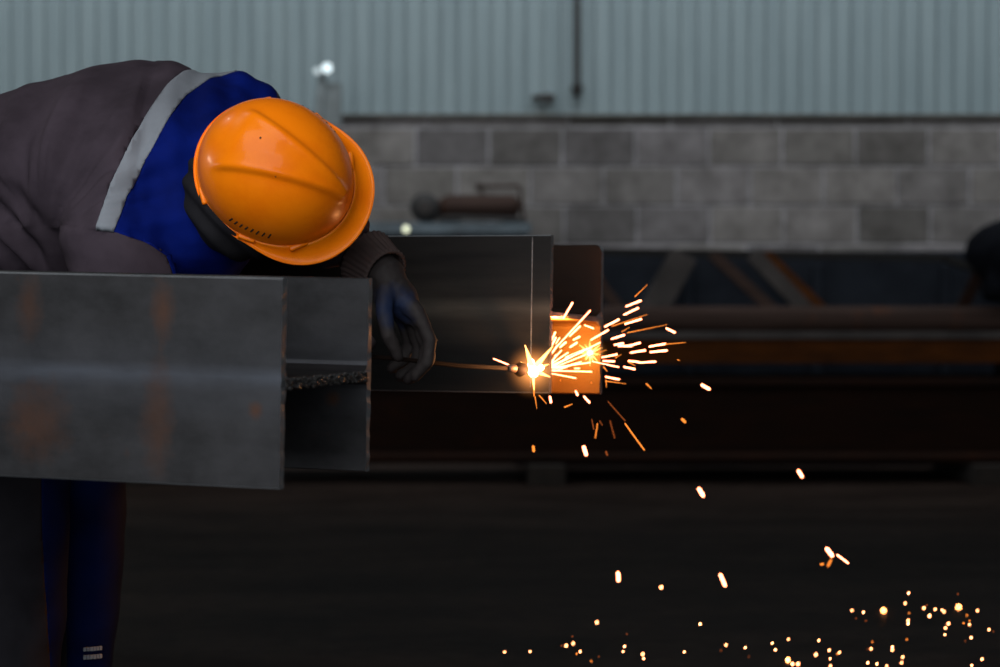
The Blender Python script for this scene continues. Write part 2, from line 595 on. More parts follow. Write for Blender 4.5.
# bracket stub to the left of the pipe
bm = bmesh.new()
add_bar(bm, P(532, 97, WALL_Y - 0.01), P(555, 97, WALL_Y - 0.01), 0.05, 0.022)
add_bar(bm, P(541, 97, WALL_Y - 0.03), P(552, 97, WALL_Y - 0.03), 0.04, 0.034)
tag(obj('wall_bracket', bm, M['greysteel'], None), 'short dark horizontal bracket on the cladding just left of the pipe', 'bracket')

# twin lamps on a post in front of the siding
LY = 11.9
t = thing('floodlight_post', 'small twin white lamps on a dark post against the cladding', 'lamp', Vector((P(322, 100, LY).x, LY, 0)))
bm = bmesh.new()
zt = P(322, 78, LY).z
xp = P(322, 78, LY).x
add_tube(bm, [(xp - 0.06, LY + 0.02, 0.0), (xp - 0.03, LY + 0.02, zt - 0.3), (xp, LY + 0.02, zt)], [0.03, 0.028, 0.022], 12)
child(obj('post', bm, M['yellow'], None, True), t)
bm = bmesh.new()
add_box(bm, (xp + 0.045, LY + 0.05, zt - 0.13), (0.10, 0.06, 0.22), None, 0.006)
child(obj('ballast_box', bm, M['yellow'], None), t)
for (px, py, rr, mt) in ((327, 68, 0.024, 'lamp_white'), (317, 71, 0.017, 'lamp_dim')):
    c = P(px, py, LY - 0.03)
    bm = bmesh.new(); add_cyl(bm, c + Vector((0, 0.002, 0)), c + Vector((0, 0.06, 0)), rr * 1.15, rr * 0.8, 24, 0.003)
    h = obj('lamp_head', bm, M['yellow'], None, False); child(h, t)
    bm = bmesh.new(); add_cyl(bm, c - Vector((0, 0.005, 0)), c + Vector((0, 0.003, 0)), rr, rr, 24)
    l = obj('lens', bm, M[mt], None, False); l.parent = h


# ------------------------------------------------------------------ H beams
def h_profile(h, d, tf, tw, fil=0.014, step=0.009, cham=0.0016):
    """closed outline in (y, z); y = 0 outer face of the near flange"""
    pts = []
    H = h / 2
    c = cham

    def seg(a, b_):
        L = math.hypot(b_[0] - a[0], b_[1] - a[1]); n = max(1, int(L / step))
        for i in range(n):
            pts.append((a[0] + (b_[0] - a[0]) * i / n, a[1] + (b_[1] - a[1]) * i / n))
    w = tw / 2
    cor = [(0, -H + c), (0, H - c), (c, H), (tf - c, H), (tf, H - c), (tf, w + fil)]
    for k in range(1, 4):
        a = math.pi + math.pi / 2 * k / 4
        cor.append((tf + fil + fil * math.cos(a), w + fil + fil * math.sin(a)))
    cor += [(tf + fil, w), (d - tf - fil, w)]
    for k in range(1, 4):
        a = -math.pi / 2 + math.pi / 2 * k / 4
        cor.append((d - tf - fil + fil * math.cos(a), w + fil + fil * math.sin(a)))
    cor += [(d - tf, w + fil), (d - tf, H - c), (d - tf + c, H), (d - c, H), (d, H - c), (d, -H + c), (d - c, -H), (d - tf + c, -H), (d - tf, -H + c), (d - tf, -w - fil)]
    for k in range(1, 4):
        a = math.pi / 2 * k / 4
        cor.append((d - tf - fil + fil * math.cos(a), -w - fil + fil * math.sin(a)))
    cor += [(d - tf - fil, -w), (tf + fil, -w)]
    for k in range(1, 4):
        a = math.pi / 2 + math.pi / 2 * k / 4
        cor.append((tf + fil + fil * math.cos(a), -w - fil + fil * math.sin(a)))
    cor += [(tf, -w - fil), (tf, -H + c), (tf - c, -H), (c, -H)]
    for i in range(len(cor)):
        seg(cor[i], cor[(i + 1) % len(cor)])
    return pts


def h_beam(name, L, h, d, tf, tw, far_ext, mat, rough=0.0008, round_top=0.0, web_in=0.0, inner=None, web=False):
    pts = h_profile(h, d, tf, tw)
    bm = bmesh.new()

    def xo(y, z, amp):
        e = far_ext * y / d + noise.noise(Vector((y * 60, z * 90, 3.1))) * amp * 2 + noise.noise(Vector((y * 200, z * 260, 9.1))) * amp
        if round_top and y > d - tf - 0.002:
            k = h / 2 - z
            if k < round_top:
                e -= round_top - math.sqrt(max(0, round_top ** 2 - (round_top - k) ** 2))
        if web_in and tf + 0.004 < y < d - tf - 0.004:
            e -= web_in
        return e
    r0 = [bm.verts.new((xo(y, z, rough), y, z)) for y, z in pts]
    r1 = [bm.verts.new((xo(y, z, 0) * 0 - 0.35, y, z)) for y, z in pts]
    r2 = [bm.verts.new((-L, y, z)) for y, z in pts]
    n = len(pts)
    for a, b_ in ((r0, r1), (r1, r2)):
        for k in range(n):
            bm.faces.new((a[k], a[(k + 1) % n], b_[(k + 1) % n], b_[k]))
    tris = tessellate_polygon([[Vector((y, z, 0)) for y, z in pts]])
    for ring in (r0, r2):
        for a, b_, c in tris:
            try:
                f = bm.faces.new((ring[a], ring[b_], ring[c])); f.material_index = 1
            except ValueError:
                pass
    for f in bm.faces:
        c = f.calc_center_median()
        if f.material_index == 0 and c.y < 0.0016 and abs(c.z) > h / 2 - 0.0016:
            f.material_index = 1  # outer chamfers take the bright steel as a painted edge highlight
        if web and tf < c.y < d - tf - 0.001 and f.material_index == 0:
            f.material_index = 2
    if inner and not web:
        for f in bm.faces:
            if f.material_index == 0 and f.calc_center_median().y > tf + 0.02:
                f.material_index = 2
    o = obj(name, bm, [mat, M['cut']] + ([inner] if inner else []), None)
    return o


YAW = R(16)
# near beam
nb_o = P(281, 384, 3.0)
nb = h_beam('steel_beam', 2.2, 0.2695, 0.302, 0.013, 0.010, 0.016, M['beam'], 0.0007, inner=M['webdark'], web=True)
nb.location = nb_o
nb.rotation_euler = (0, R(1.15), -YAW)
tag(nb, 'heavy dark grey H beam in front of the worker, rust stained, nearest the camera', 'steel beam')
# rough bead of slag along the cut web
bm = bmesh.new()
for i in range(420):
    y = random.uniform(0.012, 0.288)
    rr = random.uniform(0.0010, 0.0030)
    add_ell(bm, (0.016 * y / 0.3 + random.uniform(-0.002, 0.002), y, random.uniform(-0.0075, 0.005)), (rr, rr * 1.6, rr), None, 7)
sl = obj('slag_bead', bm, M['slag'], None, True)
sl.parent = nb; sl['label'] = 'rough crust of black slag on the cut web'

# beam being cut
cb_o = P(550, 314, 4.0)
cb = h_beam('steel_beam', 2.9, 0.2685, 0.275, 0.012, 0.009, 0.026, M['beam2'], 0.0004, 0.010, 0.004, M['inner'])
cb.location = cb_o
ROLL2 = R(-3.0)
cb.rotation_euler = (Matrix.Rotation(-YAW, 3, 'Z') @ Matrix.Rotation(ROLL2, 3, 'X')).to_euler()
tag(cb, 'dark H beam behind the welder glove, its end being cut by the torch', 'steel beam')
bm = bmesh.new()
xs = -0.0325
pts = []
for i in range(28):
    z = 0.130 - i * 0.0094
    pts.append((xs + noise.noise(Vector((0, 0, i * 0.5))) * 0.0006, -0.0003, z))
add_tube(bm, pts, 0.0006, 6)
ch = obj('scribed_line', bm, M['chalk'], None); ch.parent = cb; ch['label'] = 'thin pale vertical marking line'
MB = Matrix.Translation(cb_o) @ cb.rotation_euler.to_matrix().to_4x4()


def cbp(x, y, z):
    return MB @ Vector((x, y, z))


# trestles holding both beams, left of the picture
def trestle(x, y, top, label):
    t = thing('trestle', label, 'trestle', (x, y, 0))
    bm = bmesh.new(); add_box(bm, (x, y, top - 0.04), (0.10, 0.62, 0.08), None, 0.004)
    child(obj('top_rail', bm, M['rustdark'], None), t)
    for sx in (-1, 1):
        for sy in (-1, 1):
            bm = bmesh.new()
            add_bar(bm, (x + sx * 0.03, y + sy * 0.22, top - 0.07), (x + sx * 0.2, y + sy * 0.27, 0.0), 0.05, 0.05)
            child(obj('leg', bm, M['rustdark'], None), t)
    return t


def under(o, X):
    """height of the beam underside at local x"""
    mw = Matrix.Translation(o.location) @ o.rotation_euler.to_matrix().to_4x4()
    a = mw @ Vector((X, 0.006, -0.135)); b_ = mw @ Vector((X, 0.28, -0.135))
    return (a + b_) / 2, min(a.z, b_.z)


for X in (-1.1, -1.95):
    c, z = under(nb, X)
    trestle(c.x, c.y, z + 0.002, 'steel trestle under the near beam, %s' % ('closer to the worker' if X > -1.5 else 'farther from the worker'))
for X in (-1.75, -2.6):
    c, z = under(cb, X)
    trestle(c.x, c.y, z + 0.002, 'steel trestle under the beam being cut, %s' % ('closer to the worker' if X > -2 else 'farther from the worker'))

# ------------------------------------------------------------------ stacked steel in the middle distance
SY = 10.3


def i_beam_x(name, x0, x1, y, z0, z1, w, tf, tw, mat, label, cat='steel beam', group=None, yaw=0.0):
    bm = bmesh.new()
    L = x1 - x0
    add_box(bm, (0, 0, tf / 2), (L, w, tf), None, 0.003)
    add_box(bm, (0, 0, (z1 - z0) - tf / 2), (L, w, tf), None, 0.003)
    add_box(bm, (0, 0, (z1 - z0) / 2), (L, tw, z1 - z0 - tf), None, 0)
    o = obj(name, bm, mat, None)
    o.location = ((x0 + x1) / 2, y, z0); o.rotation_euler.z = yaw
    return tag(o, label, cat, group)


def Z(py, Y=SY):
    return P(500, py, Y).z


# sleepers on the floor
for i, x in enumerate((-1.6, 0.2, 2.1)):
    bm = bmesh.new(); add_box(bm, (x, SY + 0.22, 0.045), (0.16, 0.98, 0.09), None, 0.006)
    tag(obj('timber_sleeper', bm, M['timber'], None), 'dark timber block on the floor under the %s of the steel stack' % ('left end', 'middle', 'right end')[i], 'timber block')
zt1 = Z(378)
i_beam_x('steel_beam', -2.2, 3.4, SY, 0.092, zt1, 0.22, 0.028, 0.014, M['rustdark'], 'large dark rusty beam at the bottom front of the stack')
i_beam_x('steel_beam', -2.1, 3.3, SY + 0.32, 0.092, zt1, 0.22, 0.028, 0.014, M['rustdark'], 'large dark rusty beam at the bottom of the stack, behind another')
z = Z(448)
bm = bmesh.new(); add_tube(bm, [(-2.3, SY - 0.17, z - 0.03), (3.2, SY - 0.17, z - 0.03)], 0.024, 16)
o = tag(obj('steel_bar', bm, M['rustdark'], None, True), 'dark red rusty bar along the foot of the stack', 'steel bar')
# spacers
zc0 = Z(363)
for i, x in enumerate((-1.4, 0.35, 2.3)):
    bm = bmesh.new(); add_box(bm, (x, SY + 0.16, (zt1 + zc0) / 2), (0.10, 0.56, zc0 - zt1 - 0.002), None, 0.004)
    tag(obj('timber_spacer', bm, M['timber'], None), 'dark timber spacer between stacked beams, at the %s' % ('left', 'middle', 'right')[i], 'timber block')
# rust-orange channel
zc1 = Z(339)
bm = bmesh.new()
hh = zc1 - zc0
add_box(bm, (0.6, SY, zc0 + hh / 2), (5.4, 0.012, hh), None, 0.002)
add_box(bm, (0.6, SY + 0.06, zc0 + 0.006), (5.4, 0.12, 0.012), None, 0.002)
add_box(bm, (0.6, SY + 0.06, zc1 - 0.006), (5.4, 0.12, 0.012), None, 0.002)
tag(obj('steel_channel', bm, M['rustorange'], None), 'orange rusted channel lying in the steel stack below the brown pipe', 'steel channel')
i_beam_x('steel_beam', -2.1, 3.3, SY + 0.33, zc0, zc1, 0.2, 0.012, 0.01, M['rustdark'], 'low dark beam beside the orange rusted channel in the stack')
# grey flat strip
zg = Z(332)
bm = bmesh.new(); add_box(bm, (0.7, SY + 0.12, (zc1 + zg) / 2 + 0.001), (5.2, 0.34, zg - zc1), None, 0.003)
tag(obj('steel_plate', bm, M['greysteel'], None), 'long grey flat plate between the orange channel and brown tube', 'steel plate')
# brown box tube with rounded edges
zb1 = Z(307)
bm = bmesh.new(); add_box(bm, (0.6, SY + 0.07, (zg + zb1) / 2 + 0.002), (5.6, 0.12, zb1 - zg), None, 0.03)
tag(obj('steel_tube', bm, M['rustbrown'], None, True), 'long brown rusty square tube below the lattice girder', 'steel tube')
# lattice girder lying on it
GY = SY + 0.34
gz0 = zg + 0.004
gt = thing('lattice_girder', 'dark lattice girder with slanting braces, on top of the steel stack', 'girder', (0.5, GY, gz0))
bm = bmesh.new()
a = P(560, 247, GY); b_ = P(945, 254, GY)
add_bar(bm, (a.x, GY, a.z - 0.017), (b_.x, GY, b_.z - 0.017), 0.10, 0.034)
c = P(985, 268, GY)
add_bar(bm, (b_.x - 0.01, GY, b_.z - 0.017), (c.x, GY, c.z - 0.02), 0.10, 0.034)
child(obj('top_chord', bm, M['slot'], None), gt)
bm = bmesh.new(); add_box(bm, ((a.x + c.x) / 2, GY, gz0 + 0.03), (c.x - a.x + 0.3, 0.10, 0.06), None, 0.004)
child(obj('bottom_chord', bm, M['rustdark'], None), gt)
for (ax, ay, bx, by, w, mt) in ((684, 254, 652, 312, 0.12, 'greysteel'), (712, 254, 775, 312, 0.05, 'rustbrown'), (765, 254, 826, 314, 0.05, 'rustorange'),
                                (752, 254, 808, 312, 0.07, 'greysteel'), (575, 253, 620, 310, 0.05, 'rustbrown'), (985, 262, 960, 312, 0.05, 'rustdark')):
    bm = bmesh.new()
    add_bar(bm, P(ax, ay, GY - 0.06), P(bx, by, GY - 0.06), w, w, 0.003, Vector((0, 1, 0)))
    q = child(obj('brace', bm, M[mt], None), gt)
    if mt == 'rustorange':
        q['label'] = 'orange rusted brace'
# dark blue container behind girder
bm = bmesh.new()
BY = SY + 0.75
zt = Z(251, BY)
xa, xb = P(548, 0, BY).x, P(1090, 0, BY).x
add_box(bm, ((xa + xb) / 2, BY + 0.35, zt / 2), (xb - xa, 0.6, zt), None, 0.01)
for i in range(5):
    x = xa + 0.06 + (xb - xa - 0.12) * i / 4
    add_box(bm, (x, BY + 0.04, zt / 2), (0.05, 0.05, zt - 0.12), None, 0.008)
tag(obj('scrap_bin', bm, M['bluesteel'], None), 'long dark blue steel bin standing behind the lattice girder', 'bin')
# dark tarpaulin bundle at the right edge
bm = bmesh.new()
c = P(1018, 300, SY + 0.05)
add_ell(bm, (c.x, c.y, 1.00), (0.24, 0.14, 0.15), None, 32)
add_ell(bm, (c.x + 0.05, c.y, 1.10), (0.11, 0.12, 0.09), None, 24)
add_box(bm, (c.x + 0.10, c.y, 0.895), (0.5, 0.2, 0.2), None, 0.03)
bm = remesh(bm, 0.012, 6)
displace(bm, lambda p, n: 0.02 * noise.noise(p * 7) + 0.006 * noise.noise(p * 24))
tag(obj('tarpaulin_bundle', bm, plain('dark tarpaulin', (0.004, 0.005, 0.008, 1), 0.9, spec=0.1), None, True), 'dark blue tarpaulin bundle lying on the steel stack at its right end', 'tarpaulin')

# table of steel blocks + cylinder trolley behind the second beam
TY = SY + 0.97
ta, tb_ = P(340, 0, TY).x, P(531, 0, TY).x
z0, z1 = 0.0, Z(223, TY)
st = thing('welding_table', 'dark blue grey steel workbench behind the worker, carrying the rusty cylinder', 'workbench', ((ta + tb_) / 2, TY, z0))
bm = bmesh.new(); add_box(bm, ((ta + tb_) / 2, TY, z1 - 0.028), (tb_ - ta, 0.36, 0.056), None, 0.005)
child(obj('tabletop', bm, M['bluegrey'], None), st)
bm = bmesh.new(); add_box(bm, ((ta + tb_) / 2, TY, z1 - 0.075), (tb_ - ta - 0.04, 0.32, 0.045), None, 0.005)
child(obj('apron', bm, M['bluesteel'], None), st)
for sx in (ta + 0.05, tb_ - 0.05):
    for sy in (-0.10, 0.12):
        bm = bmesh.new(); add_box(bm, (sx, TY + sy, (z0 + z1 - 0.09) / 2), (0.05, 0.05, z1 - 0.09 - z0), None, 0.004)
        child(obj('leg', bm, M['bluesteel'], None), st)
# pilot lamp on the bench edge
c = P(406, 229, TY - 0.20)
t = thing('pilot_lamp', 'small lit pale yellow lamp on the front edge of the workbench', 'lamp', c)
bm = bmesh.new(); add_cyl(bm, c + Vector((0, 0.003, 0)), c + Vector((0, 0.022, 0)), 0.02, 0.02, 20, 0.002)
h = child(obj('housing', bm, M['yellow'], None), t)
bm = bmesh.new(); add_ell(bm, c, (0.014, 0.007, 0.014), None, 16)
h = child(obj('lens', bm, M['lamp_warm'], None, True), t)

gc = thing('gas_cylinder_cart', 'rusty brown cylinder on a small black wheeled cart with handle', 'cart', (P(470, 0, TY).x, TY, z1))
zc = z1 + 0.078
ca, cc_ = P(444, 207, TY), P(519, 207, TY)
bm = bmesh.new()
u = [(ca.x - 0.015, 0.035), (ca.x + 0.0, 0.050), (ca.x + 0.02, 0.056), (cc_.x - 0.035, 0.056), (cc_.x - 0.01, 0.048), (cc_.x, 0.03), (cc_.x + 0.005, 0.015)]
add_tube(bm, [(x, TY, zc) for x, r_ in u], [r_ for x, r_ in u], 32)
child(obj('tank', bm, M['rustbrown'], None, True), gc)
bm = bmesh.new()
w = P(425, 211, TY - 0.08)
wz = z1 + 0.070
for k in range(40):
    pass
add_cyl(bm, (w.x, TY - 0.13, wz), (w.x, TY - 0.07, wz), 0.070, 0.070, 40, 0.012)
wh = child(obj('wheel', bm, M['rubber'], None, True), gc)
bm = bmesh.new(); add_cyl(bm, (w.x, TY - 0.137, wz), (w.x, TY - 0.128, wz), 0.030, 0.026, 28, 0.003)
hb = obj('wheel_hub', bm, M['greysteel'], None, False); hb.parent = wh
bm = bmesh.new(); add_cyl(bm, (w.x, TY + 0.05, wz), (w.x, TY + 0.11, wz), 0.070, 0.070, 40, 0.012)
child(obj('wheel', bm, M['rubber'], None, True), gc)
bm = bmesh.new()
add_bar(bm, (w.x, TY, z1 + 0.03), (cc_.x + 0.02, TY, z1 + 0.018), 0.10, 0.02)
add_cyl(bm, (w.x, TY - 0.075, wz), (w.x, TY + 0.055, wz), 0.012)
add_bar(bm, (ca.x + 0.03, TY, z1 + 0.0), (ca.x + 0.03, TY, zc - 0.05), 0.10, 0.02, 0.002, Vector((0, 1, 0)))
add_bar(bm, (cc_.x - 0.03, TY, z1 + 0.0), (cc_.x - 0.03, TY, zc - 0.05), 0.10, 0.02, 0.002, Vector((0, 1, 0)))
child(obj('chassis', bm, M['rubber'], None), gc)
bm = bmesh.new()
h1 = P(483, 196, TY); h2 = P(479, 187, TY); h3 = P(519, 186, TY); h4 = P(524, 222, TY)
add_tube(bm, [(h1.x, TY, zc + 0.05), (h2.x, TY, h2.z), (h3.x, TY, h3.z), (h4.x, TY, z1 + 0.02)], 0.0095, 12)
add_ell(bm, (h2.x, TY, h2.z), (0.018, 0.018, 0.018), None, 16)
child(obj('handle', bm, M['rustbrown'], None, True), gc)
bm = bmesh.new(); add_tube(bm, [(ca.x - 0.02, TY, zc - 0.03), (ca.x - 0.05, TY - 0.02, zc - 0.05)], [0.018, 0.012], 12)
child(obj('valve', bm, M['greysteel'], None, True), gc)

# ------------------------------------------------------------------ person
def V(*a):
    return Vector(a)


SH_N = V(-0.585, 3.63, 0.985)   # near shoulder
SH_F = V(-0.425, 3.90, 1.145)   # far shoulder
EL_N = V(-0.50, 3.58, 0.73)
WR_N = V(-0.265, 3.625, 0.785)
EL_F = V(-0.360, 3.93, 1.03)
WR_F = P(385, 273, 3.755)
HIP_N, HIP_F = V(-0.87, 3.83, 0.90), V(-0.80, 4.02, 0.93)
KN_N, KN_F = P(20, 540, 3.74), P(82, 540, 3.93)
KN_N.z = KN_F.z = 0.50
AN_N, AN_F = V(KN_N.x - 0.03, KN_N.y + 0.03, 0.10), V(KN_F.x - 0.03, KN_F.y + 0.03, 0.10)
HEAD_C = P(262, 190, 3.66)
U_H = V(0.11, -1.0, 0.19).normalized()
F0 = V(math.cos(R(31)), 0.0, -math.sin(R(31)))
F_H = (F0 - U_H * F0.dot(U_H)).normalized()
L_H = U_H.cross(F_H).normalized()
ROT_H = Matrix((F_H, L_H, U_H)).transposed()

Wv = (SH_F - SH_N).normalized()


def sec(c, hw, ht, D, tilt=1.0):
    W = (V(0.30, 0.94, 0.12).normalized() * (1 - tilt) + Wv * tilt).normalized()
    W = (W - D * W.dot(D)).normalized()
    T = D.cross(W).normalized()
    if T.z < 0:
        T = -T
    return (c, W, hw, T, ht)


SP = [(V(-0.98, 4.02, 0.93), 0.165, 0.125, 0.0), (V(-0.90, 3.98, 0.985), 0.18, 0.145, 0.1), (V(-0.80, 3.93, 1.045), 0.18, 0.150, 0.35), (V(-0.70, 3.87, 1.078), 0.188, 0.150, 0.65),
      (V(-0.605, 3.82, 1.085), 0.195, 0.148, 0.9), (V(-0.52, 3.775, 1.078), 0.195, 0.135, 1.0), (V(-0.465, 3.74, 1.068), 0.165, 0.115, 1.0),
      (V(-0.42, 3.715, 1.058), 0.10, 0.09, 1.0)]


def torso_secs(k=1.0, dn=0.0):
    out = []
    for i, (c, hw, ht, tl) in enumerate(SP):
        D = (SP[min(i + 1, len(SP) - 1)][0] - SP[max(i - 1, 0)][0]).normalized()
        out.append(sec(c, hw * k - dn, ht * k - dn, D, tl))
    return out


def hand_tubes(bm, wrist, knuckles, fingers, thumb, s=1.0):
    for kk in knuckles:
        add_tube(bm, [wrist, (wrist + kk) / 2, kk], [0.021 * s, 0.017 * s, 0.0135 * s], 12)
    for f in fingers:
        n = len(f)
        add_tube(bm, f, [(0.0130 - 0.0026 * i / (n - 1)) * s for i in range(n)], 12)
    add_tube(bm, thumb, [0.017 * s, 0.0135 * s, 0.012 * s, 0.010 * s][:len(thumb)], 12)


KF = [P(418, 314, 3.730), P(416, 316, 3.752), P(411, 318, 3.775), P(403, 320, 3.797)]
FF = [[P(418, 314, 3.730), P(430, 341, 3.728), P(428, 362, 3.730), P(415, 376, 3.736)],
      [P(416, 316, 3.752), P(427, 345, 3.752), P(423, 367, 3.756), P(408, 379, 3.760)],
      [P(411, 318, 3.775), P(420, 347, 3.777), P(414, 368, 3.781), P(400, 376, 3.785)],
      [P(403, 320, 3.797), P(410, 342, 3.799), P(404, 360, 3.803), P(392, 368, 3.806)]]
TF = [P(386, 288, 3.735), P(384, 312, 3.712), P(389, 336, 3.704), P(398, 357, 3.712)]
WF2 = P(391, 288, 3.752)
# torch tube axis
TA, TB = P(405, 359.5, 3.738), P(513, 368.5, 3.925)
TD = (TB - TA).normalized()
T0 = TA - TD * 0.30     # rear end of the handle
gp = TA - TD * 0.125    # where the near hand grips
nx = V(0, 0, 1)
ny = V(0, 1, 0) - TD * TD.y
ny.normalize()
KN, FN = [], []
for i in range(4):
    b0 = gp + TD * (0.033 - 0.022 * i)
    k0 = b0 + nx * 0.022 - ny * 0.012
    KN.append(k0)
    FN.append([k0, b0 + nx * 0.022 + ny * 0.012, b0 - nx * 0.004 + ny * 0.027, b0 - nx * 0.022 + ny * 0.010])
TN = [gp - TD * 0.045 - nx * 0.005 - ny * 0.015, gp - TD * 0.01 - nx * 0.02 - ny * 0.018, gp + TD * 0.02 - nx * 0.024 - ny * 0.012, gp + TD * 0.038 - nx * 0.022]
WR_N = gp - TD * 0.07 + V(-0.035, -0.02, 0.005)

person = thing('person', 'worker in grey and blue overalls bending over the steel beams with torch', 'person', (AN_N.x, (AN_N.y + AN_F.y) / 2, 0))

# body: one continuous surface
bm = bmesh.new()
add_loft(bm, torso_secs(0.86, 0.0), 32)
add_tube(bm, [SH_N, EL_N, WR_N], [0.05, 0.038, 0.024], 14)
add_tube(bm, [SH_F, EL_F, WR_F], [0.05, 0.038, 0.024], 14)
add_tube(bm, [V(-0.47, 3.77, 1.07), V(-0.41, 3.73, 1.05), HEAD_C - U_H * 0.05], [0.065, 0.058, 0.058], 16)
add_tube(bm, [HIP_N + V(-0.02, 0.03, 0.03), HIP_N, KN_N, AN_N], [0.085, 0.082, 0.052, 0.036], 16)
add_tube(bm, [HIP_F + V(-0.02, 0.0, 0.03), HIP_F, KN_F, AN_F], [0.085, 0.082, 0.052, 0.036], 16)
for an in (AN_N, AN_F):
    add_tube(bm, [an, an + V(0.02, -0.02, -0.055), an + V(0.13, -0.07, -0.068)], [0.036, 0.034, 0.026], 12)
add_ell(bm, HEAD_C, (0.095, 0.074, 0.085), ROT_H)
add_ell(bm, HEAD_C + F_H * 0.035 - U_H * 0.065, (0.058, 0.052, 0.06), ROT_H)
hand_tubes(bm, WR_F, [WF2 + (k - WF2) * 0.9 for k in KF], FF, TF, 0.72)
hand_tubes(bm, WR_N, KN, FN, TN, 0.72)
# face: nose, brow, lips, chin, ears
add_tube(bm, [HEAD_C + F_H * 0.088 - U_H * 0.015, HEAD_C + F_H * 0.112 - U_H * 0.050], [0.007, 0.013], 10)
add_tube(bm, [HEAD_C + F_H * 0.080 - U_H * 0.004 - L_H * 0.04, HEAD_C + F_H * 0.09 - U_H * 0.006, HEAD_C + F_H * 0.080 - U_H * 0.004 + L_H * 0.04], 0.008, 8)
add_tube(bm, [HEAD_C + F_H * 0.088 - U_H * 0.078 - L_H * 0.02, HEAD_C + F_H * 0.094 - U_H * 0.078, HEAD_C + F_H * 0.088 - U_H * 0.078 + L_H * 0.02], 0.006, 8)
add_ell(bm, HEAD_C + F_H * 0.078 - U_H * 0.112, (0.018, 0.02, 0.016), ROT_H)
for s in (-1, 1):
    add_ell(bm, HEAD_C + L_H * 0.076 * s - U_H * 0.035 - F_H * 0.005, (0.018, 0.008, 0.030), ROT_H)
bm = remesh(bm, 0.005, 4)
body = child(obj('body', bm, M['skin'], None, True), person)
for s in (-1, 1):
    bm = bmesh.new(); add_ell(bm, HEAD_C + F_H * 0.083 - U_H * 0.026 + L_H * 0.031 * s, (0.009, 0.011, 0.009), ROT_H, 16)
    child(obj('eye', bm, plain('eye white', (0.5, 0.48, 0.45, 1), 0.3), None, True), person)

# jacket
bm = bmesh.new()
add_loft(bm, torso_secs(1.0), 48)
add_ell(bm, SH_N + V(0.01, 0.045, 0.0), (0.105, 0.10, 0.09))
add_tube(bm, [SH_N + V(-0.01, 0.02, -0.02), SH_N + V(0.01, 0.0, -0.09), EL_N, (EL_N + WR_N) / 2, WR_N + (EL_N - WR_N) * 0.18], [0.088, 0.082, 0.064, 0.05, 0.042], 24)
add_ell(bm, SH_F + V(-0.010, -0.03, 0.012), (0.088, 0.09, 0.078))
add_tube(bm, [SH_F, (SH_F + EL_F) / 2, EL_F, (EL_F + WR_F) / 2, WR_F + (EL_F - WR_F) * 0.34], [0.078, 0.070, 0.062, 0.052, 0.046], 24)
# chest hanging below the shoulders
add_ell(bm, V(-0.50, 3.73, 0.99), (0.12, 0.13, 0.12))
add_ell(bm, V(-0.70, 3.84, 0.99), (0.16, 0.15, 0.13))
bm = remesh(bm, 0.0065, 14)
ARM = P(38, 240, 3.68)
SEAM = [(P(30, 227, 3.62).x, P(30, 227, 3.62).z), (P(60, 226, 3.6).x, P(60, 226, 3.6).z), (P(117, 232, 3.58).x, P(117, 232, 3.58).z), (P(150, 244, 3.58).x, P(150, 244, 3.58).z),
        (P(166, 256, 3.58).x, P(166, 256, 3.58).z), (P(173, 275, 3.58).x, P(173, 275, 3.58).z), (P(178, 310, 3.58).x, P(178, 310, 3.58).z), (P(184, 420, 3.58).x, 0.55), (P(190, 420, 3.58).x, -1)]


def seam_z(x):
    return interp(SEAM, x)


def folds(p, n):
    d = 0.0
    rx, rz = p.x - ARM.x, p.z - ARM.z
    r_ = math.hypot(rx, rz) + 1e-4
    th = math.atan2(rz, rx)
    if p.y < 4.0:
        # pulls radiating from the armpit over the back
        k = noise.noise(Vector((th * 4.2 + 3, r_ * 1.6, 0.3)))
        k2 = 1 - abs(noise.noise(Vector((th * 6.5, r_ * 2.5, 4.3)))) * 2.4
        fall = max(0.0, 1 - r_ / 0.36) ** 0.8 * min(1, r_ / 0.13) ** 1.5
        front = 1.0 if p.z > seam_z(p.x) else 0.25
        d += (0.012 * k + 0.008 * k2) * fall * front
    if p.z > seam_z(p.x) and p.x > ARM.x - 0.06:
        q = (p.x - 0.16 * (p.z - ARM.z)) 
        k3 = 1 - abs(noise.noise(Vector((q * 15, p.z * 1.3, 7.7)))) * 3.2
        d += 0.0095 * max(-0.6, k3) * min(1, max(0, (1.24 - p.z) / 0.12)) * min(1, max(0, (-0.47 - p.x) / 0.06))
    d += 0.006 * noise.noise(p * 6.0) + 0.0022 * noise.noise(p * 17.0)
    # deep bunching at the flank
    if p.x < ARM.x + 0.01 and p.z < 1.05:
        q = (p.x * 0.75 + p.z * 0.66)
        d -= 0.012 * min(1, (ARM.x + 0.01 - p.x) / 0.02) * min(1, (1.05 - p.z) / 0.12)
        w = min(1, (ARM.x + 0.01 - p.x) / 0.03) * min(1, (1.05 - p.z) / 0.08)
        d += w * 0.013 * math.sin(q * 150 + 2.5 * noise.noise(p * 5))
    # neck-side vertical creases in the blue yoke
    if p.x > -0.56 and p.z > seam_z(p.x):
        d += 0.013 * noise.noise(Vector((p.x * 26 + p.z * 5, p.z * 5, p.y * 4)))
    # sleeve cap stands proud of the seam
    if p.y < 3.80:
        dz = seam_z(p.x) - p.z
        if 0 < dz < 0.05:
            d += 0.004 * (1 - dz / 0.05)
    # rear arm creases
    if p.x > -0.33:
        d += 0.005 * math.sin((p.x - p.z) * 110 + 3 * noise.noise(p * 9))
    return d


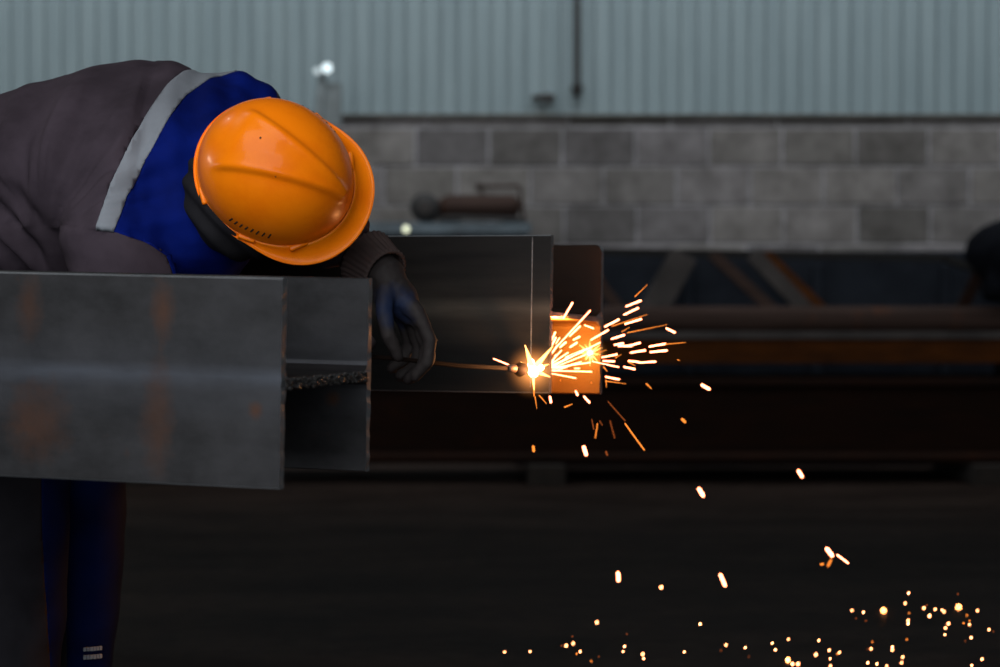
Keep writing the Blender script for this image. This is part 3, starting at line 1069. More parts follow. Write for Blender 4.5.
displace(bm, folds)
LE = sorted([(p.z, p.x) for p in (P(112, 300, 3.57), P(99, 230, 3.585), P(112, 190, 3.61), P(128, 155, 3.64), P(150, 118, 3.70), P(172, 88, 3.77), P(187, 74, 3.82), P(210, 66, 3.87), P(240, 54, 3.9))])
RE = sorted([(p.z, p.x) for p in (P(128, 300, 3.57), P(117, 233, 3.585), P(128, 198, 3.60), P(146, 163, 3.63), P(168, 128, 3.68), P(190, 98, 3.76), P(213, 80, 3.82), P(240, 70, 3.87), P(280, 58, 3.9))])
FP = P(273, 84, 3.9); FD = V(0.75, 0.25, -0.2).normalized()
fA = lambda p: p.x - interp(LE, p.z)
fB = lambda p: p.x - interp(RE, p.z)
fC = lambda p: p.z - seam_z(p.x)
fD = lambda p: (p - FP).dot(FD)
for f in (fA, fB, fC, fD):
    isocut(bm, f)
    bmesh.ops.remove_doubles(bm, verts=bm.verts, dist=0.0009)


def jcls(c):
    if fD(c) > 0 or fC(c) < 0:
        return 'grey'
    if fB(c) > 0:
        return 'blue'
    if fA(c) > 0:
        return 'strip'
    return 'grey'


pc = pieces(bm, jcls)
bm.free()
jk = obj('jacket', pc['grey'], M['jacket'], None, True); child(jk, person); shell_mod(jk)
yk = obj('yoke', pc['blue'], M['blue'], None, True); shell_mod(yk); child(yk, person); yk.parent = jk; yk.matrix_parent_inverse = Matrix(); yk['label'] = 'royal blue yoke around the collar'
b2 = pc['strip']; b2.normal_update()
for v in b2.verts:
    v.co += v.normal * 0.0018
stp = obj('reflective_strip', b2, M['reflect'], None, True); shell_mod(stp, 0.004); stp.parent = jk; stp['label'] = 'silver reflective tape'

# knit cuff on far sleeve
bm = bmesh.new()
D = (WR_F - EL_F).normalized()
base = WR_F - D * 0.052
u, v = frame(D)
rings = []
for i in range(14):
    t = i / 13
    ring = []
    for k in range(120):
        a = 2 * math.pi * k / 120
        rr = 0.049 - 0.010 * t + 0.0013 * math.sin(30 * a) + (0.002 if i in (1, 12) else 0)
        ring.append(bm.verts.new(base + D * (t * 0.055) + (u * math.cos(a) + v * math.sin(a)) * rr))
    rings.append(ring)
for i in range(13):
    for k in range(120):
        bm.faces.new((rings[i][k], rings[i][(k + 1) % 120], rings[i + 1][(k + 1) % 120], rings[i + 1][k]))
cf = obj('knit_cuff', bm, M['cuff'], None, True); shell_mod(cf, 0.004); cf.parent = jk; cf['label'] = 'ribbed brown grey cuff'

# hood / neck warmer between collar and helmet
bm = bmesh.new()
add_ell(bm, HEAD_C + V(-0.024, -0.018, -0.012), (0.100, 0.098, 0.10), ROT_H)
add_tube(bm, [V(-0.49, 3.775, 1.07), V(-0.435, 3.74, 1.05), HEAD_C - U_H * 0.06 - F_H * 0.02], [0.098, 0.092, 0.085], 24)
bm = remesh(bm, 0.006, 10)
displace(bm, lambda p, n: 0.006 * noise.noise(p * 14) + 0.003 * math.sin((p.x + p.z) * 160))
# leave the face open
bmesh.ops.delete(bm, geom=[f for f in bm.faces if (f.calc_center_median() - HEAD_C).dot(F_H) > 0.058], context='FACES')
hd = shell_mod(obj('hood', bm, M['hood'], None, True)); child(hd, person); hd['label'] = 'dark neck hood under the helmet'

# trousers
bm = bmesh.new()
add_loft(bm, torso_secs(0.9, 0.012)[:3], 40)
add_ell(bm, (HIP_N + HIP_F) / 2 + V(-0.02, 0, -0.01), (0.12, 0.165, 0.11))
add_tube(bm, [HIP_N + V(-0.02, 0.02, 0.02), HIP_N + V(0.02, -0.02, -0.08), KN_N + V(0, 0, 0.1), KN_N, AN_N + V(0, 0, 0.12), AN_N], [0.095, 0.104, 0.086, 0.084, 0.078, 0.08], 28)
add_tube(bm, [HIP_F + V(-0.02, 0.0, 0.02), HIP_F + V(0.02, 0, -0.08), KN_F + V(0, 0, 0.1), KN_F, KN_F + V(-0.005, 0, -0.2), AN_F], [0.095, 0.100, 0.076, 0.070, 0.060, 0.064], 28)
bm = remesh(bm, 0.009, 10)
displace(bm, lambda p, n: 0.010 * noise.noise(Vector((p.x * 9, p.y * 9, p.z * 5))) + 0.004 * noise.noise(p * 16))
XB = P(42, 560, 3.67).x
isocut(bm, lambda p: p.x - XB)
pc = pieces(bm, lambda c: 'b' if c.x > XB else 'g')
bm.free()
tr = obj('trousers', pc['g'], M['trouser_grey'], None, True); child(tr, person); shell_mod(tr)
tb2 = obj('blue_panel', pc['b'], M['trouser_blue'], None, True); tb2.parent = tr; shell_mod(tb2); tb2['label'] = 'navy blue panel'
# reflective tag on the trouser leg
bm = bmesh.new()
ctr = V(KN_F.x - 0.005, KN_F.y, 0)
for i in range(9):
    a0 = R(-84 + i * 4.6)
    for zz, hh in ((P(0, 649, 3.87).z, 0.0065), (P(0, 657, 3.87).z, 0.007)):
        if i == 8 or i < 2:
            continue
        am = a0 + R(2.3)
        cpt = ctr + V(math.cos(am) * 0.067, math.sin(am) * 0.067, 0)
        cpt.z = zz
        add_box(bm, cpt, (0.004, 0.0049 if i % 3 else 0.0038, hh), Matrix.Rotation(am, 3, 'Z'), 0.0005)
tgp = obj('reflective_patch', bm, M['reflect'], None); tgp.parent = tr; tgp['label'] = 'small pale reflective patch'

# boots
for an in (AN_N, AN_F):
    bm = bmesh.new()
    add_tube(bm, [an + V(0, 0, 0.05), an + V(0, 0, -0.03)], [0.055, 0.052], 20)
    add_tube(bm, [an + V(-0.02, 0.01, -0.055), an + V(0.06, -0.03, -0.055), an + V(0.14, -0.07, -0.062)], [0.046, 0.046, 0.038], 20)
    bm = remesh(bm, 0.008, 6)
    for v in bm.verts:
        v.co.z = max(v.co.z, 0.012)
    bt = obj('boot', bm, M['boot'], None, True); child(bt, person)
    bm = bmesh.new()
    d = V(0.16, -0.08, 0).normalized()
    add_bar(bm, V(an.x, an.y, 0.008) - d * 0.065, V(an.x, an.y, 0.008) + d * 0.19, 0.085, 0.016, 0.005)
    s_ = obj('sole', bm, M['rubber'], None); s_.parent = bt

# gloves
bm = bmesh.new()
hand_tubes(bm, WF2, KF, FF, TF, 1.0)
add_tube(bm, [WR_F - D * 0.02, WR_F, WF2], [0.031, 0.031, 0.030], 20)
add_tube(bm, [WF2, P(402, 300, 3.757), P(410, 315, 3.762)], [0.030, 0.029, 0.020], 16)
add_tube(bm, [WF2, P(388, 300, 3.745)], [0.028, 0.024], 16)
bm = remesh(bm, 0.0032, 5)
displace(bm, lambda p, n: 0.0016 * noise.noise(p * 45) + 0.001 * noise.noise(p * 110))
gl = obj('glove', bm, M['glove'], None, True); child(gl, person)
# worn blue coating over the knuckles of the glove
m, nt, b = new_mat('glove with worn blue coating')
ns = noise_tex(nt, 22, 5, 0.6, (1, 1, 1), (1, 0, 2))
tc = nt.nodes.new('ShaderNodeTexCoord')
mp = nt.nodes.new('ShaderNodeMapping')
cpt = P(394, 306, 3.73)
mp.inputs['Location'].default_value = (-cpt.x / 0.05, 0, -cpt.z / 0.045)
mp.inputs['Scale'].default_value = (1 / 0.05, 0, 1 / 0.045)
nt.links.new(tc.outputs['Object'], mp.inputs[0])
ln = nt.nodes.new('ShaderNodeVectorMath'); ln.operation = 'LENGTH'
nt.links.new(mp.outputs[0], ln.inputs[0])
ad = nt.nodes.new('ShaderNodeMath'); ad.operation = 'MULTIPLY_ADD'; ad.inputs[1].default_value = 1.5
nt.links.new(ns.outputs[0], ad.inputs[0]); nt.links.new(ln.outputs['Value'], ad.inputs[2])
mr = nt.nodes.new('ShaderNodeMapRange')
mr.inputs[1].default_value = 1.0; mr.inputs[2].default_value = 1.6; mr.inputs[3].default_value = 1; mr.inputs[4].default_value = 0
nt.links.new(ad.outputs[0], mr.inputs[0])
nt.links.new(mixc(nt, mr.outputs[0], (0.017, 0.013, 0.0135, 1), (0.003, 0.014, 0.055, 1)), b.inputs['Base Color'])
b.inputs['Roughness'].default_value = 0.75
gl.data.materials[0] = m
bm = bmesh.new()
hand_tubes(bm, WR_N, KN, FN, TN, 1.0)
add_tube(bm, [WR_N + (EL_N - WR_N) * 0.15, WR_N], [0.034, 0.030], 20)
bm = remesh(bm, 0.0035, 4)
g2 = obj('glove', bm, M['glove'], None, True); child(g2, person)

# ------------------------------------------------------------------ hard hat
HC = P(273, 173.5, 3.585)      # centre of the rim plane
hat = thing('hard_hat', 'bright orange hard hat worn by the bending worker', 'hard hat', HC)
AF, AB, BW, HH = 0.128, 0.116, 0.108, 0.135


def rimr(phi):
    c, s = math.cos(phi), math.sin(phi)
    a = AF if c > 0 else AB
    return 1.0 / math.sqrt((c / a) ** 2 + (s / BW) ** 2)


def sstep(a, b_, x):
    t = min(1, max(0, (x - a) / (b_ - a)))
    return t * t * (3 - 2 * t)


def crest(x, y):
    x, y = x - 0.012 , y * 0.994 - x * 0.11
    """raised wedge running to the front with a lip along both edges"""
    w = 0.047 - 0.042 * (x + 0.080) / 0.185
    w = max(w, 0.004)
    ex = sstep(-0.092, -0.062, x) * (1 - sstep(0.098, 0.108, x))
    d = abs(y) - w
    plate = 1 - sstep(-0.006, 0.009, d)
    lip = math.exp(-(d / 0.0080) ** 2)
    return ex * (0.0048 * plate + 0.0026 * lip)


def dome(phi, t):
    """t 0 = crown, 1 = rim"""
    rr = math.sin(t * math.pi / 2) ** 0.93
    zz = math.cos(t * math.pi / 2) ** 0.86
    Rr = rimr(phi)
    x, y = math.cos(phi) * Rr * rr, math.sin(phi) * Rr * rr
    z = HH * zz
    n = Vector((x / (AF * AF), y / (BW * BW), z / (HH * HH))).normalized()
    p = Vector((x, y, z))
    return p + n * crest(x, y), n


def to_world(p):
    return HC + ROT_H @ p


bm = bmesh.new()
NA, NT = 260, 110
rings = []
for j in range(1, NT + 1):
    rings.append([bm.verts.new(to_world(dome(2 * math.pi * k / NA, j / NT)[0])) for k in range(NA)])
top = bm.verts.new(to_world(dome(0, 0.0)[0]))
for k in range(NA):
    bm.faces.new((top, rings[0][k], rings[0][(k + 1) % NA]))
for j in range(NT - 1):
    for k in range(NA):
        bm.faces.new((rings[j][k], rings[j][(k + 1) % NA], rings[j + 1][(k + 1) % NA], rings[j + 1][k]))
sh = obj('shell', bm, M['helmet'], None, True); child(sh, hat)
md = sh.modifiers.new('thickness', 'SOLIDIFY'); md.thickness = 0.0025; md.offset = -1


def brim_w(phi):
    c = math.cos(phi)
    k = max(0.0, c) ** 1.1
    return 0.0060 + 0.026 * sstep(0.05, 0.95, k)


bm = bmesh.new()
rings = []
prof = [(-0.001, 0.012, 0), (0.15, 0.003, 1), (0.5, 0.0, 1), (0.93, 0.0, 1), (1.0, 0.0015, 1), (1.0, -0.005, 1), (0.95, -0.006, 1), (0.5, -0.004, 1), (-0.01, -0.004, 0)]
for s_, dz, _ in prof:
    ring = []
    for k in range(NA):
        phi = 2 * math.pi * k / NA
        bw = brim_w(phi)
        rr = rimr(phi) + s_ * bw
        droop = -0.010 * s_ * sstep(0.0, 1.0, max(0, math.cos(phi)))
        ring.append(bm.verts.new(to_world(Vector((math.cos(phi) * rr, math.sin(phi) * rr, dz * (1 if _ else 1) + droop)))))
    rings.append(ring)
for j in range(len(rings)):
    a, c = rings[j], rings[(j + 1) % len(rings)]
    for k in range(NA):
        bm.faces.new((a[k], a[(k + 1) % NA], c[(k + 1) % NA], c[k]))
br = obj('brim', bm, M['helmet'], None, True); child(br, hat)


def on_dome(phi, t, lift=0.0):
    p, n = dome(phi, t)
    return to_world(p + n * lift), (ROT_H @ n).normalized()


# moulded accessory blocks just above the brim
for phid, wd in ((-129, 0.018), (-80, 0.018), (-40, 0.020), (129, 0.018), (80, 0.018), (40, 0.020)):
    phi = R(phid)
    rr = rimr(phi) + 0.0005
    c = to_world(Vector((math.cos(phi) * rr, math.sin(phi) * rr, 0.007)))
    tang = ROT_H @ Vector((-math.sin(phi) * BW, math.cos(phi) * AF, 0)).normalized()
    outw = (tang.cross(U_H)).normalized()
    bm = bmesh.new()
    add_box(bm, c, (wd * 1.5, 0.009, 0.012), Matrix((tang, outw, U_H)).transposed(), 0.0025)
    child(obj('accessory_slot', bm, M['helmet'], None, True), hat)
# ventilation slits low on both sides
for side in (-1, 1):
    for i in range(8):
        phi = R(side * (61 + i * 4.9))
        t = 0.80 + 0.004 * abs(i - 3.5)
        a, n = on_dome(phi, t - 0.028 - 0.006 * abs(i - 3.5) * 0.5, 0.0)
        b_, n2 = on_dome(phi + side * R(1.8), t + 0.028, 0.0)
        bm = bmesh.new(); add_tube(bm, [a - n * 0.0011, (a + b_) / 2 - n * 0.0008, b_ - n2 * 0.0011], 0.0018, 8)
        child(obj('vent_slit', bm, M['slot'], None, True), hat)
# paint chips
for phid, t, s_ in ((165, 0.14, 0.0016), (-55, 0.18, 0.0011), (-8, 0.995, 0.0012)):
    c, n = on_dome(R(phid), t, 0.0)
    u, v = frame(n)
    bm = bmesh.new(); add_ell(bm, c, (s_, s_ * 1.2, s_ * 0.5), Matrix((u, v, n)).transposed(), 10)
    child(obj('chip', bm, M['slot'], None, True), hat)
# suspension band inside
bm = bmesh.new()
ring = [to_world(Vector((math.cos(a) * 0.098, math.sin(a) * 0.084, -0.006))) for a in [2 * math.pi * k / 60 for k in range(61)]]
add_tube(bm, ring, 0.006, 8, False)
child(obj('headband', bm, M['rubber'], None, True), hat)

# ------------------------------------------------------------------ cutting torch
torch = thing('cutting_torch', 'thin dark metal cutting torch held in the gloved hand, tip at the flame', 'torch', T0)
bm = bmesh.new()
off = V(0, 0, 0.0012)
sag = V(0, 0, -0.003)
add_tube(bm, [T0 + TD * 0.14 + off, TA + off, (TA + TB) / 2 + off + sag * 0.8, TB + off], 0.0024, 10)
add_tube(bm, [T0 + TD * 0.14 - off, TA - off, (TA + TB) / 2 - off + sag, TB - off], 0.0026, 10)
child(obj('gas_tubes', bm, M['torchdark'], None, True), torch)
bm = bmesh.new(); add_cyl(bm, T0, T0 + TD * 0.16, 0.013, 0.011, 20, 0.003)
child(obj('handle', bm, M['torchdark'], None, True), torch)
bm = bmesh.new(); add_cyl(bm, TB - TD * 0.012, TB + TD * 0.012, 0.0062, 0.0072, 20, 0.001)
c_ = child(obj('nozzle_collar', bm, M['brass'], None, True), torch); c_['label'] = 'brassy nozzle collar'
NZ = P(521, 369.5, 3.935)
bm = bmesh.new()
add_tube(bm, [TB + TD * 0.008, NZ - V(0.002, 0, 0), NZ + V(0.006, 0.012, 0)], [0.0090, 0.0125, 0.009], 20)
child(obj('nozzle', bm, M['torchdark'], None, True), torch)
bm = bmesh.new()
hose = [T0 + V(0, 0, 0), T0 - TD * 0.06 + V(0, 0, -0.01), V(-0.48, 3.452, 0.765), V(-0.70, 3.49, 0.75), V(-0.90, 3.55, 0.74), V(-1.15, 3.64, 0.55), V(-1.3, 3.7, 0.12), V(-1.5, 3.75, 0.014), V(-1.9, 3.8, 0.013)]
sm_ = []
for i in range(len(hose) - 1):
    p0 = hose[max(i - 1, 0)]; p1 = hose[i]; p2 = hose[i + 1]; p3 = hose[min(i + 2, len(hose) - 1)]
    for s in range(6):
        t = s / 6
        sm_.append(0.5 * ((2 * p1) + (p2 - p0) * t + (2 * p0 - 5 * p1 + 4 * p2 - p3) * t * t + (3 * p1 - p0 - 3 * p2 + p3) * t ** 3))
sm_.append(hose[-1])
add_tube(bm, sm_, 0.007, 10)
child(obj('hose', bm, M['rubber'], None, True), torch)

# ------------------------------------------------------------------ flame
FL = P(533, 370, 3.958)
flame = thing('torch_flame', 'white hot flame at the torch tip against the beam', 'flame', FL)
bm = bmesh.new()
add_ell(bm, FL + V(0.001, 0, -0.001), (0.0095, 0.009, 0.0115), None, 24)
add_ell(bm, FL + V(-0.003, 0, 0.009), (0.006, 0.006, 0.010), None, 20)
add_ell(bm, FL + V(0.010, 0, 0.004), (0.009, 0.006, 0.006), None, 20)
add_tube(bm, [NZ + V(0.012, 0.012, 0), FL], [0.005, 0.009], 14)
child(obj('flame_core', bm, M['flame'], None, True), flame)


def spike(bm, a, b_, r0, seg=8):
    a = Vector(a); b_ = Vector(b_)
    add_tube(bm, [a, a.lerp(b_, 0.45), b_], [r0, r0 * 0.5, r0 * 0.06], seg)


bm = bmesh.new()
for (px, py, r0) in ((525, 345, 0.0075), (553, 346, 0.0065), (550, 377, 0.006), (534, 390, 0.0045), (549, 364, 0.005), (521, 362, 0.004)):
    spike(bm, FL, P(px, py, 3.95), r0)
child(obj('flame_tongue', bm, M['flame_tip'], None, True), flame)


def halo(name, c, r_, colour, dens, parent, power=3.0):
    """imitated glow as an emissive gas: density falls off from the centre"""
    m = bpy.data.materials.new(name + ' gas'); m.use_nodes = True
    nt = m.node_tree; nt.nodes.clear()
    o = nt.nodes.new('ShaderNodeOutputMaterial'); e = nt.nodes.new('ShaderNodeEmission')
    tc = nt.nodes.new('ShaderNodeTexCoord')
    ln = nt.nodes.new('ShaderNodeVectorMath'); ln.operation = 'LENGTH'
    nt.links.new(tc.outputs['Object'], ln.inputs[0])
    mr = nt.nodes.new('ShaderNodeMapRange')
    mr.inputs[1].default_value = 0; mr.inputs[2].default_value = r_; mr.inputs[3].default_value = 1; mr.inputs[4].default_value = 0
    nt.links.new(ln.outputs['Value'], mr.inputs[0])
    pw = nt.nodes.new('ShaderNodeMath'); pw.operation = 'POWER'; pw.inputs[1].default_value = power
    nt.links.new(mr.outputs[0], pw.inputs[0])
    ml = nt.nodes.new('ShaderNodeMath'); ml.operation = 'MULTIPLY'; ml.inputs[1].default_value = dens
    nt.links.new(pw.outputs[0], ml.inputs[0])
    e.inputs[0].default_value = colour
    nt.links.new(ml.outputs[0], e.inputs[1])
    nt.links.new(e.outputs[0], o.inputs['Volume'])
    bm = bmesh.new()
    bmesh.ops.create_icosphere(bm, subdivisions=3, radius=r_)
    h = obj(name, bm, m, None, True)
    h.location = c
    child(h, parent)
    return h


halo('glow_halo', FL - V(0, 0.01, 0), 0.055, (1.0, 0.34, 0.08, 1), 75, flame, 3.0)

# where the jet strikes the rear flange
SF = P(590, 353, 4.16)
imp = thing('spark_splash', 'bright star of molten metal on the lit rear flange', 'sparks', SF)
bm = bmesh.new(); add_ell(bm, SF, (0.0055, 0.005, 0.0055), None, 16)
child(obj('melt_core', bm, M['melt'], None, True), imp)
bm = bmesh.new()
for i in range(16):
    a = 2 * math.pi * i / 16 + random.uniform(-0.15, 0.15)
    L = random.uniform(0.012, 0.026)
    spike(bm, SF, SF + V(math.cos(a) * L, -0.004, math.sin(a) * L), 0.0016, 6)
child(obj('melt_ray', bm, M['flame_tip'], None, True), imp)
halo('glow_halo', SF - V(0, 0.012, 0), 0.035, (1.0, 0.36, 0.07, 1), 60, imp, 2.6)

# glowing cut line and dripping metal
bm = bmesh.new()
add_tube(bm, [P(533.5, 380, 3.985), P(534, 388, 3.985), P(534, 396, 3.985)], [0.0022, 0.0015, 0.0008], 8)
tag(obj('molten_drip', bm, M['spark_orange'], None, True), 'thin orange drip of molten metal directly under the flame', 'molten metal')

# ------------------------------------------------------------------ sparks
def cap_bm(a, b_, r0, r1):
    bm = bmesh.new()
    a = Vector(a); b_ = Vector(b_)
    if (b_ - a).length < 0.0008:
        b_ = a + V(0.0006, 0, 0.0006)
    add_tube(bm, [a, a.lerp(b_, 0.5), b_], [r0, (r0 + r1) / 2, r1], 7)
    return bm


def spark(a, b_, r0, r1, mat, label, group):
    c = (Vector(a) + Vector(b_)) / 2
    o = obj('spark', cap_bm(a, b_, r0, r1), mat, None, True, loc=c)
    return tag(o, label, 'spark', group)


def za(x, y):
    return 480 + x / 4.545, 280 + y / 4.545


G1 = ('white hot spark flying right from the burning cut', 'white hot sparks flying from the cut')
G2 = ('thin orange spark streaking away from the cut', 'thin orange sparks around the cut')
G3 = ('glowing droplet of molten metal scattered low over the floor', 'glowing droplets on and above the floor')
W, O, Dm = 'W', 'O', 'D'
S = [(380, 172, 420, 104, 2.0, W), (352, 300, 500, 140, 1.6, W), (408, 255, 455, 210, 1.9, W), (475, 205, 515, 220, 1.7, W),
     (505, 272, 582, 228, 2.0, W), (425, 272, 452, 258, 2.2, W), (365, 305, 390, 283, 2.2, W), (325, 300, 345, 262, 2.0, W), (325, 275, 342, 238, 2.0, W),
     (410, 305, 440, 285, 2.4, W), (325, 335, 350, 300, 2.0, W), (345, 290, 362, 262, 1.2, W), (568, 212, 630, 180, 2.4, W), (600, 210, 760, 157, 1.1, O), (660, 200, 732, 178, 2.2, W),
     (655, 158, 718, 128, 2.2, W), (665, 120, 730, 94, 2.3, W), (705, 75, 760, 22, 1.1, O), (598, 268, 655, 250, 2.3, W), (645, 235, 680, 215, 1.0, O),
     (670, 240, 850, 203, 1.0, O), (848, 220, 884, 238, 2.6, W), (612, 295, 650, 288, 2.4, W), (630, 300, 688, 300, 2.2, W), (680, 298, 727, 286, 2.3, W),
     (770, 303, 842, 290, 2.2, W), (842, 292, 935, 284, 1.1, O), (775, 328, 848, 320, 2.4, W), (685, 330, 750, 320, 2.2, W), (675, 368, 720, 372, 2.0, W),
     (675, 372, 705, 390, 1.4, O), (722, 376, 797, 371, 2.0, W), (655, 395, 703, 405, 2.2, W), (555, 352, 622, 338, 1.8, W), (560, 368, 610, 370, 2.0, W),
     (510, 370, 630, 396, 1.3, W), (615, 355, 642, 338, 0.9, O), (572, 440, 632, 452, 2.0, W), (575, 460, 665, 472, 1.0, O), (572, 455, 575, 488, 1.2, O),
     (562, 396, 578, 415, 1.6, O), (757, 472, 780, 494, 1.7, O), (898, 362, 908, 366, 1.0, O), (62, 358, 132, 386, 1.6, W),
     (320, 385, 400, 330, 1.5, W), (320, 390, 470, 325, 1.4, W), (325, 395, 545, 285, 1.5, W), (325, 400, 500, 375, 1.5, W), (325, 412, 508, 417, 1.4, W),
     (325, 425, 435, 446, 1.4, W), (340, 415, 420, 385, 1.4, W), (320, 375, 370, 320, 1.6, W), (330, 400, 480, 340, 1.4, W), (390, 350, 490, 310, 1.2, W),
     (330, 408, 460, 372, 1.2, W), (318, 405, 400, 350, 1.5, W), (430, 402, 452, 402, 1.5, W), (500, 345, 575, 318, 1.0, O), (435, 505, 443, 522, 2.4, W), (473, 530, 497, 556, 2.4, W), (318, 530, 322, 555, 2.5, W),
     (385, 578, 420, 564, 1.5, O), (270, 525, 302, 562, 1.2, O), (250, 530, 258, 585, 1.0, O), (318, 395, 345, 340, 1.5, W), (505, 465, 508, 470, 0.8, O), (365, 455, 368, 460, 0.8, O)]
tot = 0
for (x1_, y1_, x2_, y2_, w, k) in S:
    ax, ay = za(x1_, y1_); bx, by = za(x2_, y2_)
    if ax < 549:
        Y1 = Y2 = 3.92
    elif bx < 604:
        Y1 = 4.05 + (ax - 550) / 55 * 0.06; Y2 = 4.05 + (bx - 550) / 55 * 0.06
    else:
        Y1 = random.uniform(4.02, 4.18) if ax > 560 else 4.08
        Y2 = Y1 + random.uniform(-0.02, 0.03)
    rr = w * 0.44 / FPX * Y1
    mt = M['spark'] if k == W else M['spark_orange']
    g = G1 if k == W else G2
    spark(P(ax, ay, Y1), P(bx, by, Y2), rr * (0.8 if k == W else 1.0), rr * (1.0 if k == W else 0.4), mt, *g)


def zb(x, y):
    return 470 + x / 3.5125, 270 + y / 3.5125


for (x1_, y1_, x2_, y2_, w, k) in ((485, 462, 545, 530, 0.9, Dm), (545, 540, 612, 632, 1.3, O), (428, 525, 435, 560, 0.9, Dm), (440, 590, 448, 540, 0.9, O), (455, 530, 465, 545, 0.8, Dm),
                                  (492, 530, 508, 590, 0.9, Dm), (478, 638, 482, 650, 1.6, Dm), (222, 620, 224, 636, 2.6, O), (400, 622, 408, 648, 3.4, W), (745, 524, 755, 534, 2.6, O), (815, 404, 840, 418, 2.8, W)):
    a, b_ = zb(x1_, y1_), zb(x2_, y2_)
    Y1 = random.uniform(3.95, 4.3)
    rr = w * 0.5 / FPX * Y1
    spark(P(*a, Y1), P(*b_, Y1 + 0.01), rr, rr, M[{'W': 'spark', 'O': 'spark_orange', 'D': 'spark_dim'}[k]], *(G1 if k == W else G2))
for (x1_, y1_, x2_, y2_, w, k) in ((798.5, 471, 802, 476.5, 3.4, W), (699, 489, 703, 495.5, 3.8, W), (827, 549, 832, 555.5, 4.0, W), (837.5, 555, 848, 563, 1.7, W), (828, 566, 831, 560, 2.0, O),
                                  (821, 564.5, 823, 564, 2.0, O), (618, 573, 618.5, 580.5, 3.6, W), (720.5, 575, 725, 585.5, 3.2, W)):
    Y1 = random.uniform(4.3, 4.9)
    rr = w * 0.5 / FPX * Y1
    spark(P(x1_, y1_, Y1), P(x2_, y2_, Y1 + 0.01), rr, rr, M['spark' if k == W else 'spark_orange'], *G3)

dots = []
for x, y, s_ in ((383, 377, .8), (431, 385, 1), (515, 377, 1.5), (619, 305, 1.1), (605, 347, .9), (621, 388, .6), (617, 419, 1), (617, 432, 1.1), (683, 367, 1), (706, 400, 1.3), (730, 372, .9), (758, 375, .8),
              (767, 382, .9), (827, 363, 1.4), (785, 432, 1.1), (773, 450, .9), (770, 478, .8), (862, 397, .7), (848, 430, .7), (873, 420, .6), (873, 436, .8), (880, 490, 1), (906, 378, .9), (954, 457, .9),
              (925, 580, 1), (824, 308, -.6), (612, 498, .7), (118, 497, .8), (245, 502, .9), (288, 543, 1), (233, 561, 1.2), (331, 552, .9), (292, 578, .8), (293, 608, .9), (51, 513, .9), (64, 541, 1),
              (116, 583, 1.6), (135, 600, 1.3), (158, 600, 1.3), (468, 508, .6), (463, 537, .9), (551, 529, 1), (551, 541, 1), (449, 595, 1), (487, 600, 1), (595, 571, .9), (590, 595, .9), (528, 608, .8), (882, 606, .9),
              (695, 355, -.6), (441, 420, -.6), (322, 558, .7), (400, 410, -.5), (855, 505, -.5), (972, 465, -.5), (448, 538, -.5)):
    dots.append((760 + x / 4.167, 520 + y / 4.167, s_))
for x, y, s_ in ((237, 260, 1.1), (667, 267, 1.1), (505, 114, 1.3), (109, 357, 1.1), (138, 348, 1), (167, 382, 1), (152, 391, .7), (213, 422, .7), (352, 360, 1), (346, 382, .8), (428, 393, 1.1), (432, 411, .9),
              (601, 383, .9), (775, 354, .9), (754, 377, -.6), (855, 365, .9), (967, 347, .8), (980, 375, .9), (362, 309, -.5), (134, 319, -.5), (90, 357, -.6), (245, 403, -.5), (870, 403, -.5)):
    dots.append((540 + x / 4.167, 560 + y / 4.167, s_))
for x, y, s_ in ((9, 424, .8), (60, 423, .8)):
    dots.append((500 + x / 2, 440 + y / 2, s_))
for (px, py, s_) in dots:
    dim = s_ < 0; s_ = abs(s_); bright = False
    if s_ < 1.35:
        Y1 = random.uniform(4.1, 4.7); c = P(px, py, Y1)
    else:
        c = floor_at(px, py)
        Y1 = c.y
        s_ = 1.1; bright = True
    rr = (1.18 * s_ + 0.1) / FPX * Y1
    c.z = max(c.z, rr * 1.1)
    spark(c + V(0, 0, -rr * 0.15), c + V(0.0005, 0, rr * 0.35), rr, rr * 0.85, M['spark_floor' if bright else 'spark_dim' if dim else ('spark_orange' if s_ < 0.75 else 'spark_dot')], *G3)


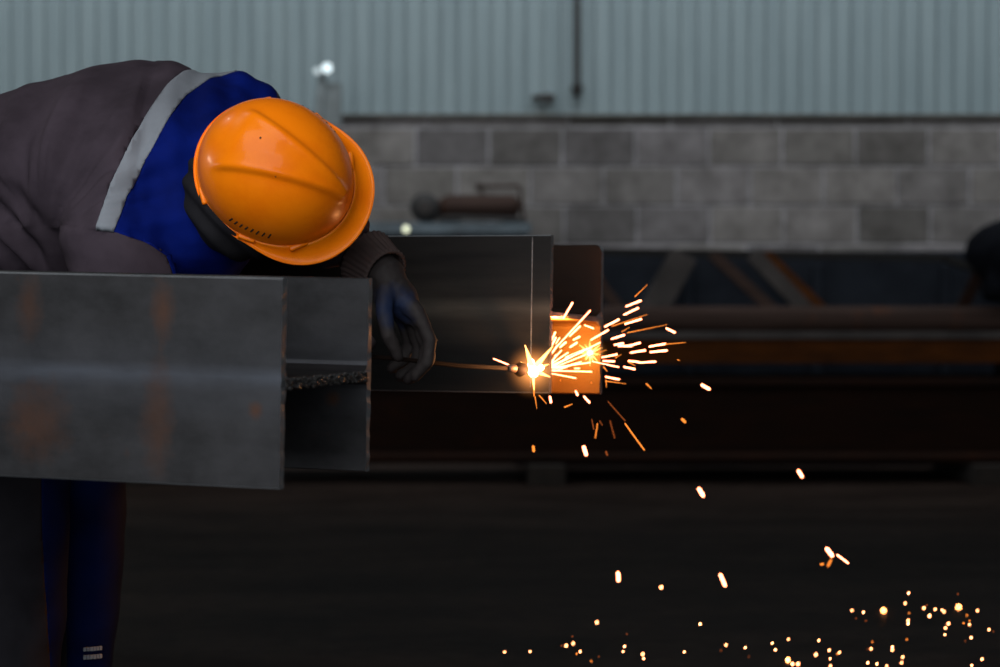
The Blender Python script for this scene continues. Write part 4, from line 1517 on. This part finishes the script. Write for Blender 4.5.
# ------------------------------------------------------------------ light
def area(name, loc, target, sx, sy, energy, colr, spread=180):
    l = bpy.data.lights.new(name, 'AREA'); l.shape = 'RECTANGLE'; l.size = sx; l.size_y = sy
    l.energy = energy; l.color = colr; l.spread = R(spread)
    o = bpy.data.objects.new(name, l); col.objects.link(o)
    o.location = loc
    o.rotation_euler = (Vector(target) - Vector(loc)).to_track_quat('-Z', 'Y').to_euler()
    return o


def point(name, loc, energy, colr, rad):
    l = bpy.data.lights.new(name, 'POINT'); l.energy = energy; l.color = colr; l.shadow_soft_size = rad
    o = bpy.data.objects.new(name, l); col.objects.link(o); o.location = loc
    return o


area('skylight', (-1.3, 0.2, 3.9), (-0.4, 3.7, 1.0), 3.6, 2.6, 112, (1.0, 0.97, 0.95))
area('front_fill', (-1.5, -3.0, 1.9), (-0.2, 4.0, 1.0), 6.0, 4.0, 235, (0.95, 0.98, 1.0))  # unseen frontal fill added to brighten the hat; no door stands there
area('roof_light', (0.0, 9.2, 6.0), (0.0, 12.5, 2.6), 14.0, 0.8, 230, (0.95, 0.98, 1.0), 120)
# small hall lamps high and to the sides, seen as glints on the hat
hb_ = bmesh.new(); hb_.from_mesh(sh.data)
tree = BVHTree.FromBMesh(hb_); hb_.free()
for (px, py, dist, e) in ((229, 119, 3.2, 6), (216, 165, 3.0, 6), (338, 131, 3.2, 4)):
    d = (P(px, py, 3.5) - Vector((0, 0, CAM_Z))).normalized()
    loc_, nrm, _, _ = tree.ray_cast(Vector((0, 0, CAM_Z)), d)
    if loc_ is not None:
        if nrm.dot(d) > 0:
            nrm = -nrm
        r_ = (d - 2 * d.dot(nrm) * nrm).normalized()
        q = loc_ + r_ * dist
        point('hall_lamp', q, e * 3.0, (1, 0.96, 0.9), 0.03)
point('flame_light', FL + V(0.016, -0.035, 0.0), 1.6, (1.0, 0.40, 0.14), 0.008)
point('cut_light', cbp(-0.022, 0.15, -0.055), 24, (1.0, 0.30, 0.03), 0.02)

w = bpy.data.worlds.new('hall air'); scene.world = w
w.use_nodes = True
w.node_tree.nodes['Background'].inputs[0].default_value = (0.75, 0.78, 0.8, 1)
w.node_tree.nodes['Background'].inputs[1].default_value = 0.022
scene.cycles.use_denoising = True
